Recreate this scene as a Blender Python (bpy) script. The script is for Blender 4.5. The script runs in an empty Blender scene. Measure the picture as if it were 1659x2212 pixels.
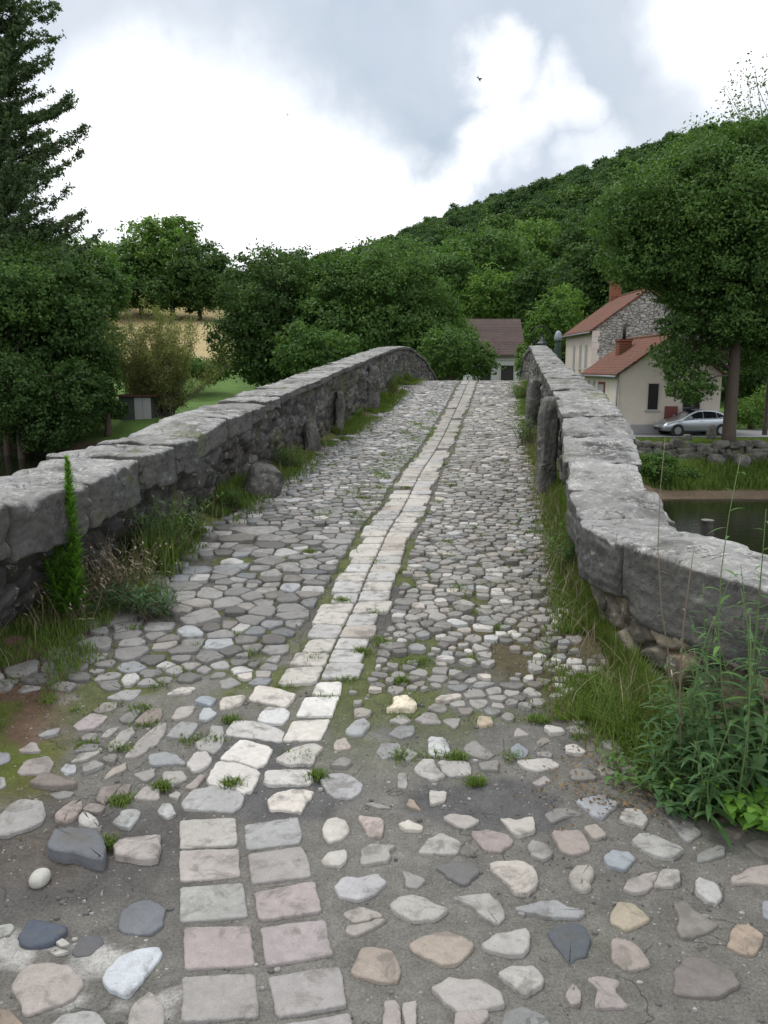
import bpy, math, random
import numpy as np
from mathutils import Vector, Matrix

random.seed(7); np.seterr(all='ignore')
RNG = np.random.default_rng(11)
scene = bpy.context.scene
COL = scene.collection

# ------------------------------------------------------------------ camera calibration
FPX = 1867 * 2212 / 2400
PITCH = math.radians(10.3)
CP, SP = math.cos(PITCH), math.sin(PITCH)
EYE = 1.6
PY_ = [-6, 2.5, 4, 5, 6, 8, 10, 12, 15, 17, 19, 20.5, 22, 25, 30, 38, 50, 80, 200]
PZ_ = [0, 0, .10, .19, .26, .38, .47, .57, .78, .96, 1.17, 1.25, 1.22, .95, .2, -1.0, -1.3, -1.0, -1.0]

def road_z(y):
    return np.interp(y, PY_, PZ_)

def ray(px, py):
    u = (px - 829.5) / FPX
    v = (py - 1106) / FPX
    return np.array([u, CP - v * SP, -(SP + v * CP)])

def on_road(px, py):
    d = ray(px, py)
    t = .6
    while t < 120:
        if EYE + d[2] * t <= float(road_z(d[1] * t)):
            break
        t += .02
    lo, hi = t - .02, t
    for _ in range(12):
        m = (lo + hi) / 2
        if EYE + d[2] * m <= float(road_z(d[1] * m)):
            hi = m
        else:
            lo = m
    return d[0] * hi, d[1] * hi

def at(px, py, dist):
    """world point on the pixel's sight line at forward distance dist"""
    d = ray(px, py)
    t = dist / d[1]
    return Vector((d[0] * t, dist, EYE + d[2] * t))

# bridge plan: inner base lines of the parapets
LY = [-6, 2.0, 4.25, 5.1, 6.2, 7.3, 8.4, 10.5, 12.5, 15.3, 20, 30, 40]
LX = [-3.4, -2.6, -2.15, -1.92, -1.70, -1.58, -1.40, -1.15, -.76, -.22, .42, 2.0, 3.6]
RY = [4.35, 5.0, 5.7, 7.0, 8.0, 10.2, 13.4, 18.9, 24, 30, 40]
RX = [1.28, 1.34, 1.45, 1.62, 1.76, 2.08, 2.56, 3.38, 4.1, 5.0, 6.5]

def xl(y): return np.interp(y, LY, LX)
def xr(y): return np.interp(y, RY, RX)

# ------------------------------------------------------------------ numpy noise
def _h(ix, iy, iz, s=0):
    n = (ix.astype(np.int64) * 374761393 + iy.astype(np.int64) * 668265263 + iz.astype(np.int64) * 2147483647 + s * 974634777) & 0xffffffff
    n = ((n ^ (n >> 13)) * 1274126177) & 0xffffffff
    n = ((n ^ (n >> 16)) * 2246822519) & 0xffffffff
    n = n ^ (n >> 15)
    return (n & 0xffffff) / float(0xffffff)

def vnoise(x, y, z=None, s=0):
    x = np.asarray(x, float); y = np.asarray(y, float)
    z = np.zeros_like(x) if z is None else np.asarray(z, float)
    ix, iy, iz = np.floor(x), np.floor(y), np.floor(z)
    fx, fy, fz = x - ix, y - iy, z - iz
    fx = fx * fx * (3 - 2 * fx); fy = fy * fy * (3 - 2 * fy); fz = fz * fz * (3 - 2 * fz)
    r = 0
    for dx in (0, 1):
        for dy in (0, 1):
            for dz in (0, 1):
                w = (fx if dx else 1 - fx) * (fy if dy else 1 - fy) * (fz if dz else 1 - fz)
                r = r + w * _h(ix + dx, iy + dy, iz + dz, s)
    return r * 2 - 1

def fbm(x, y, z=None, o=4, s=0):
    a, r, k = 1., 0., 1.
    for i in range(o):
        r = r + a * vnoise(np.asarray(x) * k, np.asarray(y) * k, None if z is None else np.asarray(z) * k, s + i)
        a *= .5; k *= 2.03
    return r / 1.9

def voro(x, y, s=0, jit=.85):
    """F1, F2, cell id value"""
    ix, iy = np.floor(x), np.floor(y)
    f1 = np.full(x.shape, 9.); f2 = np.full(x.shape, 9.); cid = np.zeros(x.shape)
    o = np.zeros_like(x)
    for dx in (-1, 0, 1):
        for dy in (-1, 0, 1):
            cx, cy = ix + dx, iy + dy
            px = cx + .5 + jit * (_h(cx, cy, o, s) - .5)
            py = cy + .5 + jit * (_h(cx, cy, o, s + 9) - .5)
            d = np.hypot(px - x, py - y)
            idv = _h(cx, cy, o, s + 21)
            m = d < f1
            f2 = np.where(m, f1, np.minimum(f2, d))
            cid = np.where(m, idv, cid)
            f1 = np.where(m, d, f1)
    return f1, f2, cid

def sstep(a, b, x):
    t = np.clip((np.asarray(x, float) - a) / (b - a), 0, 1)
    return t * t * (3 - 2 * t)

# ------------------------------------------------------------------ object helpers
def tag(o, label=None, cat=None, group=None, kind=None):
    if label: o['label'] = label
    if cat: o['category'] = cat
    if group: o['group'] = group
    if kind: o['kind'] = kind
    return o

def empty(name, loc=(0, 0, 0), rz=0):
    o = bpy.data.objects.new(name, None)
    COL.objects.link(o)
    o.location = loc
    o.rotation_euler = (0, 0, rz)
    o.empty_display_size = .2
    return o

def link(name, me, mat, parent=None):
    o = bpy.data.objects.new(name, me)
    COL.objects.link(o)
    if mat is not None:
        if isinstance(mat, (list, tuple)):
            for m in mat: me.materials.append(m)
        else:
            me.materials.append(mat)
    if parent is not None:
        o.parent = parent
    return o

def np_mesh(name, verts, faces, smooth=False):
    """verts (n,3); faces (m,k) int array with a constant k"""
    me = bpy.data.meshes.new(name)
    verts = np.asarray(verts, np.float32); faces = np.asarray(faces, np.int32)
    m, k = faces.shape
    me.vertices.add(len(verts)); me.vertices.foreach_set('co', verts.ravel())
    me.loops.add(m * k); me.loops.foreach_set('vertex_index', faces.ravel())
    me.polygons.add(m)
    me.polygons.foreach_set('loop_start', np.arange(m, dtype=np.int32) * k)
    if smooth:
        me.polygons.foreach_set('use_smooth', np.ones(m, bool))
    me.update(calc_edges=True)
    return me

def set_face_float(me, name, vals):
    a = me.attributes.new(name, 'FLOAT', 'FACE')
    a.data.foreach_set('value', np.asarray(vals, np.float32))

def set_color(me, name, cols, domain='POINT'):
    a = me.attributes.new(name, 'FLOAT_COLOR', domain)
    c = np.ones((len(cols), 4), np.float32); c[:, :3] = cols
    a.data.foreach_set('color', c.ravel())

class MB:
    """collects polygons, built as one mesh object"""
    def __init__(self): self.v = []; self.f = []
    def add(self, vs, fs):
        b = len(self.v)
        self.v += [tuple(p) for p in vs]
        self.f += [tuple(i + b for i in f) for f in fs]
        return self
    def box(self, x0, x1, y0, y1, z0, z1):
        vs = [(x, y, z) for z in (z0, z1) for y in (y0, y1) for x in (x0, x1)]
        return self.add(vs, [(0, 2, 3, 1), (4, 5, 7, 6), (0, 1, 5, 4), (2, 6, 7, 3), (0, 4, 6, 2), (1, 3, 7, 5)])
    def prism(self, pts, a, b, axis='y'):
        """pts: outline (u,v); extruded from a to b along axis"""
        n = len(pts)
        def p(u, v, w):
            return {'y': (u, w, v), 'x': (w, u, v), 'z': (u, v, w)}[axis]
        vs = [p(u, v, a) for u, v in pts] + [p(u, v, b) for u, v in pts]
        fs = [tuple(range(n))[::-1], tuple(range(n, 2 * n))]
        fs += [(i, (i + 1) % n, n + (i + 1) % n, n + i) for i in range(n)]
        return self.add(vs, fs)
    def tube(self, pts, radii, seg=8, cap=True):
        pts = [Vector(p) for p in pts]
        n = len(pts)
        if not hasattr(radii, '__len__'): radii = [radii] * n
        t0 = (pts[1] - pts[0]).normalized()
        ref = Vector((0, 0, 1)) if abs(t0.z) < .9 else Vector((1, 0, 0))
        u = t0.cross(ref).normalized()
        vs = []; fs = []
        for i, p in enumerate(pts):
            t = (pts[min(i + 1, n - 1)] - pts[max(i - 1, 0)])
            if t.length < 1e-9: t = t0
            t.normalize()
            u = (u - t * u.dot(t))
            if u.length < 1e-6: u = t.orthogonal()
            u.normalize()
            w = t.cross(u)
            for k in range(seg):
                a = 2 * math.pi * k / seg
                vs.append(p + (u * math.cos(a) + w * math.sin(a)) * radii[i])
        for i in range(n - 1):
            for k in range(seg):
                k2 = (k + 1) % seg
                fs.append((i * seg + k, i * seg + k2, (i + 1) * seg + k2, (i + 1) * seg + k))
        if cap:
            fs.append(tuple(range(seg))[::-1]); fs.append(tuple((n - 1) * seg + k for k in range(seg)))
        return self.add(vs, fs)
    def mesh(self, name, smooth=False):
        me = bpy.data.meshes.new(name)
        me.from_pydata(self.v, [], self.f)
        if smooth: me.polygons.foreach_set('use_smooth', [True] * len(me.polygons))
        me.update()
        return me
    def build(self, name, mat, parent=None, smooth=False, bevel=0):
        o = link(name, self.mesh(name, smooth), mat, parent)
        if bevel:
            md = o.modifiers.new('b', 'BEVEL'); md.width = bevel; md.segments = 2; md.limit_method = 'ANGLE'
        return o

# ------------------------------------------------------------------ materials
def srgb(r, g, b):
    f = lambda c: (c / 255 / 12.92) if c / 255 <= .04045 else ((c / 255 + .055) / 1.055) ** 2.4
    return (f(r), f(g), f(b), 1)

class NT:
    def __init__(self, mat_or_world):
        self.t = mat_or_world.node_tree; self.n = self.t.nodes; self.l = self.t.links
    def node(self, ty, **kw):
        n = self.n.new(ty)
        for k, v in kw.items():
            if k in n.inputs.keys() and not hasattr(n, k): self.inp(n, k, v)
            else: setattr(n, k, v)
        return n
    def inp(self, n, k, v):
        s = n.inputs[k]
        if hasattr(v, 'is_output') or isinstance(v, bpy.types.NodeSocket): self.l.new(v, s)
        else: s.default_value = v
    def math(self, op, a, b=None, c=None, clamp=False):
        n = self.n.new('ShaderNodeMath'); n.operation = op; n.use_clamp = clamp
        self.inp(n, 0, a)
        if b is not None: self.inp(n, 1, b)
        if c is not None: self.inp(n, 2, c)
        return n.outputs[0]
    def mix(self, f, a, b, mode='MIX'):
        n = self.n.new('ShaderNodeMix'); n.data_type = 'RGBA'; n.blend_type = mode
        self.inp(n, 0, f); self.inp(n, 6, a); self.inp(n, 7, b)
        return n.outputs[2]
    def noise(self, scale, detail=4, rough=.55, co=None, dist=0):
        n = self.n.new('ShaderNodeTexNoise'); n.inputs['Scale'].default_value = scale
        n.inputs['Detail'].default_value = detail; n.inputs['Roughness'].default_value = rough
        n.inputs['Distortion'].default_value = dist
        if co is not None: self.l.new(co, n.inputs['Vector'])
        return n.outputs[0]
    def vor(self, scale, feature='F1', co=None, out='Distance'):
        n = self.n.new('ShaderNodeTexVoronoi'); n.feature = feature; n.inputs['Scale'].default_value = scale
        if co is not None: self.l.new(co, n.inputs['Vector'])
        return n.outputs[out]
    def ramp(self, f, *stops):
        n = self.n.new('ShaderNodeValToRGB'); self.l.new(f, n.inputs[0])
        e = n.color_ramp.elements
        while len(e) < len(stops): e.new(.5)
        for el, (p, c) in zip(e, stops):
            el.position = p
            el.color = c if hasattr(c, '__len__') else (c, c, c, 1)
        return n.outputs[0]
    def mr(self, v, a, b, c=0., d=1., smooth=True):
        n = self.n.new('ShaderNodeMapRange'); n.interpolation_type = 'SMOOTHSTEP' if smooth else 'LINEAR'
        self.inp(n, 0, v); self.inp(n, 1, a); self.inp(n, 2, b); self.inp(n, 3, c); self.inp(n, 4, d)
        return n.outputs[0]
    def attr(self, name, out='Color'):
        n = self.n.new('ShaderNodeAttribute'); n.attribute_name = name
        return n.outputs[out]
    def co(self):
        return self.n.new('ShaderNodeTexCoord').outputs['Object']
    def pos(self):
        return self.n.new('ShaderNodeNewGeometry').outputs['Position']
    def bump(self, h, strength=.5, dist=.01, normal=None):
        n = self.n.new('ShaderNodeBump'); n.inputs['Strength'].default_value = strength
        n.inputs['Distance'].default_value = dist
        self.l.new(h, n.inputs['Height'])
        if normal is not None: self.l.new(normal, n.inputs['Normal'])
        return n.outputs[0]

def new_mat(name, base=(.5, .5, .5, 1), rough=.8, metallic=0, spec=None):
    m = bpy.data.materials.new(name); m.use_nodes = True
    t = NT(m)
    b = t.n['Principled BSDF']
    b.inputs['Base Color'].default_value = base if len(base) == 4 else (*base, 1)
    b.inputs['Roughness'].default_value = rough
    b.inputs['Metallic'].default_value = metallic
    if spec is not None: b.inputs['Specular IOR Level'].default_value = spec
    return m, t, b

def stone_mat(name, attr=None, base=(.3, .3, .3, 1), lichen=.0, dark=.0, moss=.0, bump=.006, scale=1., pores=True, shade_stain=0, crack=0, dirt=0):
    m, t, b = new_mat(name, rough=.85, spec=.3)
    P = t.pos()
    c = t.attr(attr) if attr else base
    n1 = t.noise(6 * scale, 6, .6, P); n2 = t.noise(45 * scale, 6, .7, P); n3 = t.noise(220 * scale, 3, .7, P)
    f = t.math('MULTIPLY_ADD', n1, .55, .725)
    f2 = t.math('MULTIPLY_ADD', n2, .7, .65)
    f3 = t.math('MULTIPLY_ADD', n3, .5, .75)
    f = t.math('MULTIPLY', t.math('MULTIPLY', f, f2), f3)
    cc = t.mix(1., c, f, 'MULTIPLY')
    if dirt > 0:
        dd = t.math('ADD', t.noise(13 * scale, 8, .7, P, .5), t.math('MULTIPLY', t.noise(2.4, 4, .6, P), .5))
        cc = t.mix(t.math('MULTIPLY', t.mr(dd, .74, .92), dirt), cc, (.115, .108, .092, 1))
        cc = t.mix(t.math('MULTIPLY', t.mr(t.noise(90, 5, .7, P), .56, .68), dirt * .5), cc, (.07, .066, .058, 1))
    if dark > 0:
        d = t.mr(t.noise(3.1 * scale, 7, .68, P, .6), .62 - .3 * dark, .72 - .12 * dark)
        cc = t.mix(t.math('MULTIPLY', d, .85), cc, (.030, .030, .028, 1))
    if lichen > 0:
        l = t.mr(t.noise(11 * scale, 8, .72, P, .4), .62 - .16 * lichen, .70 - .12 * lichen)
        l2 = t.mr(t.noise(60 * scale, 5, .7, P), .40, .62)
        cc = t.mix(t.math('MULTIPLY', t.math('MULTIPLY', l, l2), .8), cc, (.50, .50, .46, 1))
    if shade_stain > 0:
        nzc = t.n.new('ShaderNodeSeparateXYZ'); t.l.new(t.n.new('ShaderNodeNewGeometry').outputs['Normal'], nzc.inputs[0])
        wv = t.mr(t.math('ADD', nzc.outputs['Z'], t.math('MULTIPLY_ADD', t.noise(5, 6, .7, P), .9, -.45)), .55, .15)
        cc = t.mix(t.math('MULTIPLY', wv, shade_stain), cc, (.045, .046, .042, 1))  # darkens steep faces: shade painted into the colour, together with algae stain
    if crack > 0:
        ca = t.math('ABSOLUTE', t.math('SUBTRACT', t.noise(3.2, 6, .55, P, 1.5), .5))
        cka = t.math('MULTIPLY', t.mr(ca, 0, .010, 1, 0), t.mr(t.noise(4.5, 3, .5, P), .44, .56))
        cc = t.mix(t.math('MULTIPLY', cka, crack), cc, (.02, .02, .018, 1))
        st_ = t.mr(t.noise(2.0, 5, .6, P, .8), .42, .62)
        cc = t.mix(t.math('MULTIPLY', st_, .35), cc, (.13, .125, .105, 1))
    if moss > 0:
        g = t.mr(t.noise(2.3 * scale, 8, .7, P), .66 - .2 * moss, .74 - .15 * moss)
        cc = t.mix(t.math('MULTIPLY', g, .8), cc, (.085, .105, .03, 1))
    t.l.new(cc, b.inputs['Base Color'])
    hn = t.math('ADD', t.math('MULTIPLY', t.noise(28 * scale, 8, .65, P), 1.), t.math('MULTIPLY', n3, .25))
    if crack > 0: hn = t.math('SUBTRACT', t.math('ADD', hn, t.math('MULTIPLY', t.noise(9, 6, .6, P), 1.6)), t.math('SUBTRACT', cka, t.math('MULTIPLY', t.vor(22, co=P), .9)))
    if pores:
        v = t.vor(70 * scale, co=P)
        hn = t.math('ADD', hn, t.math('MULTIPLY', t.mr(v, 0, .35), .18))
    t.l.new(t.bump(hn, .75, bump), b.inputs['Normal'])
    return m

M = {}
M['paving'] = stone_mat('paving_stone', attr='tint', bump=.008, dirt=.62)
M['coping'] = stone_mat('coping_stone', base=(.235, .235, .228, 1), lichen=.9, dark=.5, moss=.4, bump=.014, scale=.9, shade_stain=.82, crack=.8)
M['coping_side'] = stone_mat('masonry', attr='tint', lichen=.45, dark=.75, moss=.6, bump=.018)
M['guard'] = stone_mat('guard_stone', base=(.165, .16, .148, 1), lichen=.5, dark=.65, moss=.4, bump=.018, shade_stain=.3, crack=.6)

def mortar_mat():
    m, t, b = new_mat('mortar_bedding', rough=.92, spec=.2)
    P = t.pos(); c = t.attr('tint')
    n1 = t.noise(9, 8, .68, P); n2 = t.noise(120, 4, .75, P); n3 = t.noise(380, 2, .6, P)
    v = t.vor(150, co=P)
    f = t.math('MULTIPLY', t.math('MULTIPLY_ADD', n1, 1.3, .35), t.math('MULTIPLY_ADD', n2, 1.7, .15))
    cc = t.mix(1., c, f, 'MULTIPLY')
    gv = t.n.new('ShaderNodeTexVoronoi'); gv.inputs['Scale'].default_value = 95; t.l.new(P, gv.inputs['Vector'])
    sepc = t.n.new('ShaderNodeSeparateColor'); t.l.new(gv.outputs['Color'], sepc.inputs[0])
    peb = t.math('MULTIPLY', t.mr(gv.outputs['Distance'], .42, .28), t.mr(sepc.outputs[0], .965, .985))
    cc = t.mix(t.math('MULTIPLY', peb, .8), cc, (.42, .41, .38, 1))
    crack = t.math('ABSOLUTE', t.math('SUBTRACT', t.noise(2.6, 5, .55, P, .5), .5))
    ck = t.math('MULTIPLY', t.mr(crack, .0, .0075, 1, 0), t.mr(t.noise(2.3, 3, .5, P), .50, .58))
    cc = t.mix(t.math('MULTIPLY', ck, .38), cc, (.05, .047, .04, 1))
    t.l.new(cc, b.inputs['Base Color'])
    h = t.math('ADD', t.math('ADD', t.noise(55, 8, .72, P), t.math('MULTIPLY', n3, .3)), t.math('MULTIPLY', t.mr(v, 0, .4, 1, 0), .25))
    h = t.math('SUBTRACT', h, t.math('MULTIPLY', ck, .5))
    t.l.new(t.bump(h, 1., .013), b.inputs['Normal'])
    return m
M['mortar'] = mortar_mat()

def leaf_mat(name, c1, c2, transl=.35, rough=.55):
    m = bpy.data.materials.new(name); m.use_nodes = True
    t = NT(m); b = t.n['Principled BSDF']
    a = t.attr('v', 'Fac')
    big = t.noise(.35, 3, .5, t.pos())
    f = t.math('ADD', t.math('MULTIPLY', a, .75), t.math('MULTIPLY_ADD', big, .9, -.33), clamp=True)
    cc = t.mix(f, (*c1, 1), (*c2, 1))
    t.l.new(cc, b.inputs['Base Color']); b.inputs['Roughness'].default_value = rough
    b.inputs['Specular IOR Level'].default_value = .18
    tr = t.node('ShaderNodeBsdfTranslucent'); t.l.new(t.mix(1., cc, (1.25, 1.35, .6, 1), 'MULTIPLY'), tr.inputs[0])
    ms = t.node('ShaderNodeMixShader'); ms.inputs[0].default_value = transl
    t.l.new(b.outputs[0], ms.inputs[1]); t.l.new(tr.outputs[0], ms.inputs[2])
    t.l.new(ms.outputs[0], t.n['Material Output'].inputs[0])
    return m
M['leaf_mid'] = leaf_mat('leaf_mid', (.038, .086, .026), (.125, .225, .055))
M['leaf_dark'] = leaf_mat('leaf_dark', (.030, .066, .022), (.092, .165, .044))
M['leaf_light'] = leaf_mat('leaf_light', (.060, .12, .028), (.16, .28, .06))
M['leaf_hill'] = leaf_mat('leaf_hill', (.022, .055, .020), (.060, .125, .036))
M['leaf_spruce'] = leaf_mat('leaf_conifer', (.045, .08, .040), (.12, .18, .075), .25)
M['leaf_sallow'] = leaf_mat('leaf_sallow', (.13, .155, .055), (.29, .31, .12), .4)
M['grass'] = leaf_mat('grass_blades', (.060, .105, .022), (.19, .265, .065), .4)
M['weed'] = leaf_mat('weed_leaves', (.045, .11, .028), (.14, .27, .07), .4)
M['weed_dark'] = leaf_mat('weed_leaves_dark', (.032, .075, .032), (.095, .18, .065), .35)
M['dry'] = leaf_mat('dry_stalks', (.16, .13, .085), (.34, .30, .21), .1, .8)
M['spire'] = leaf_mat('spire_leaves', (.06, .15, .022), (.22, .42, .07), .45)

def bark_mat(name, c):
    m, t, b = new_mat(name, rough=.95)
    P = t.pos()
    mp = t.node('ShaderNodeMapping'); t.l.new(P, mp.inputs[0]); mp.inputs['Scale'].default_value = (9, 9, 2)
    n = t.noise(1.5, 6, .7, mp.outputs[0])
    t.l.new(t.mix(n, (c[0] * .45, c[1] * .45, c[2] * .45, 1), (c[0] * 1.5, c[1] * 1.5, c[2] * 1.5, 1)), b.inputs['Base Color'])
    t.l.new(t.bump(n, .8, .03), b.inputs['Normal'])
    return m
M['bark'] = bark_mat('bark', (.075, .06, .045))
M['bark_grey'] = bark_mat('bark_grey', (.11, .10, .085))
M['stem'] = new_mat('green_stem', (.10, .16, .05, 1), .6)[0]
# ------------------------------------------------------------------ terrain
def bank_y(x):
    x = np.asarray(x, float)
    r = np.where(x > 13, 37.0, 37.0 - (13 - x) * .32)
    r = np.where(x < 1.5, np.interp(x, [-60, -25, -12, -3, 1.5], [60, 60, 57, 40, 33.3]), r)
    return r

RIDGE_PX = [-900, 0, 200, 400, 500, 640, 700, 820, 870, 980, 1100, 1200, 1300, 1400, 1540, 1659, 2100, 2600]
RIDGE_PY = [520, 535, 560, 565, 560, 535, 522, 505, 470, 425, 383, 350, 318, 275, 238, 190, 160, 180]

def ridge_height(az):
    """tree-top height of the wooded ridge at 350 m for an azimuth"""
    u = np.tan(az)
    px = 829.5 + u * FPX * 1.0
    py = np.interp(px, RIDGE_PX, RIDGE_PY)
    v = (py - 1106) / FPX
    fwd = CP - v * SP
    return EYE + 350 * np.cos(az) * (-(SP + v * CP)) / fwd

def H(x, y):
    x = np.asarray(x, float); y = np.asarray(y, float)
    r = np.hypot(x, y); az = np.arctan2(x, np.maximum(y, 1))
    near = -.05 - 5.6 * sstep(3.2, 7.5, y + .35 * np.abs(x - .3) * 0)
    s = y - bank_y(x)
    wall = sstep(9, 12, x)
    far_r = np.interp(s, [-2.5, -.3, 0, 1.8, 4.5, 4.8, 60], [-5.7, -4.9, -4.5, -4.02, -3.3, -2.32, -2.35])
    far_l = np.interp(s, [-2.5, -.3, 0, 1.8, 4.5, 7, 60], [-5.7, -4.9, -4.5, -4.0, -3.0, -2.5, -2.5])
    far = far_l * (1 - wall) + far_r * wall
    # hills
    rh = ridge_height(az) - 11
    lf = 1 - sstep(-.10, .10, az)
    pl = np.interp(r, [0, 112, 150, 262, 360, 470, 900], [-2.5, -2.5, 1.4, 20, 0, 0, 0])
    pl = np.where(r > 262, 20 + (rh - 20) * np.clip((r - 262) / 95, 0, 1), pl)
    pr = -2.35 + (rh + 2.35) * np.clip((r - 88) / 265, 0, 1) ** 1.05
    hill = pl * lf + pr * (1 - lf)
    hill = np.where(r > 362, hill - (r - 362) * .12, hill)
    hill = hill + np.clip((r - 90) / 60, 0, 1) * 1.6 * vnoise(x / 26, y / 26)
    z = np.where(y < 14, near, far)
    z = np.where(r > 85, np.maximum(z, -2.6) + (hill + 2.45) * (r > 85), z)
    z = np.where(r > 85, np.where(y > 60, hill, z), z)
    # causeway behind the bridge
    xc = (xl(np.clip(y, 0, 40)) + xr(np.clip(y, 5, 40))) / 2 + np.clip(y - 40, 0, 60) * .13
    bx = np.abs(x - xc)
    top = np.interp(y, PY_, PZ_) - .10
    k = (1 - sstep(2.4, 9, bx)) * sstep(30, 35, y) * (1 - sstep(70, 95, y))
    z = np.maximum(z, top * k + z * (1 - k))
    return z

def graded(a, b, fine_a, fine_b, st, coarse):
    o = list(np.arange(fine_a, fine_b, st))
    v, s = fine_b, st
    while v < b:
        o.append(v); s = min(s * 1.12, coarse); v += s
    o.append(b)
    v, s = fine_a - st, st
    lo = []
    while v > a:
        lo.append(v); s = min(s * 1.12, coarse); v -= s
    lo.append(a)
    return np.array(lo[::-1] + o)

def build_terrain():
    xs = graded(-700, 700, -32, 30, .5, 14); ys = graded(-300, 900, -2, 62, .5, 9)
    X, Y = np.meshgrid(xs, ys)
    Z = H(X, Y) + .05 * fbm(X / 2.5, Y / 2.5) * (Y > 30)
    Z = Z + .03 * fbm(X * 1.7, Y * 1.7)*(Y < 6) - .05*(Y < 6)
    nx, ny = len(xs), len(ys)
    V = np.stack([X.ravel(), Y.ravel(), Z.ravel()], 1)
    i = np.arange(nx * ny).reshape(ny, nx)
    Fc = np.stack([i[:-1, :-1].ravel(), i[:-1, 1:].ravel(), i[1:, 1:].ravel(), i[1:, :-1].ravel()], 1)
    me = np_mesh('terrain', V, Fc, True)
    x, y, z = V.T
    r = np.hypot(x, y); az = np.arctan2(x, np.maximum(y, 1))
    grass = np.array([.085, .145, .038]); wheat = np.array([.34, .275, .145]); soil = np.array([.095, .07, .05]); sand = np.array([.15, .115, .08])
    under = np.array([.02, .035, .014])
    n = fbm(x / 3, y / 3)[:, None]
    c = np.ones((len(x), 3)) * grass * (1 + .35 * n)
    f = (sstep(140, 150, r) * (1 - sstep(265, 280, r)) * sstep(-.50, -.45, az) * (1 - sstep(-.21, -.17, az)))[:, None]
    c = c * (1 - f) + wheat * f * (1 + .15 * n)
    fo = (sstep(90, 110, r) * (1 - f[:, 0]) * (sstep(-.2, -.1, az)) + sstep(262, 275, r))[:, None].clip(0, 1)
    c = c * (1 - fo) + under * fo
    s = y - bank_y(x)
    b = ((y > 14) * (1 - sstep(1.2, 2.2, s + .8 * n[:, 0])))[:, None] * ((x > 12.0) | (x < 2))[:, None]
    c = c * (1 - b) + np.where((x > 2)[:, None], sand, soil) * b
    nb = (y < 12)[:, None]
    c = np.where(nb, soil * (1 + .4 * n), c)
    set_color(me, 'tint', c)
    m, t, bs = new_mat('terrain_ground', rough=.95, spec=.1)
    P = t.pos()
    k = t.math('MULTIPLY', t.math('MULTIPLY_ADD', t.noise(.6, 6, .7, P), .9, .55), t.math('MULTIPLY_ADD', t.noise(7, 6, .75, P), 1.2, .4))
    t.l.new(t.mix(1., t.attr('tint'), k, 'MULTIPLY'), bs.inputs['Base Color'])
    t.l.new(t.bump(t.noise(9, 8, .75, P), 1, .08), bs.inputs['Normal'])
    o = link('ground', me, m); o['kind'] = 'structure'
    return o

def build_water():
    me = np_mesh('river', [(-300, 3, -4.5), (120, 3, -4.5), (120, 62, -4.5), (-300, 62, -4.5)], [(0, 1, 2, 3)])
    m, t, b = new_mat('river_water', (.012, .014, .008, 1), .06, spec=.5)
    b.inputs['IOR'].default_value = 1.33
    P = t.pos()
    mp = t.node('ShaderNodeMapping'); t.l.new(P, mp.inputs[0]); mp.inputs['Scale'].default_value = (.9, 2.4, 1)
    t.l.new(t.bump(t.noise(1.3, 5, .55, mp.outputs[0]), .22, .06), b.inputs['Normal'])
    o = link('river', me, m); o['kind'] = 'structure'

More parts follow.
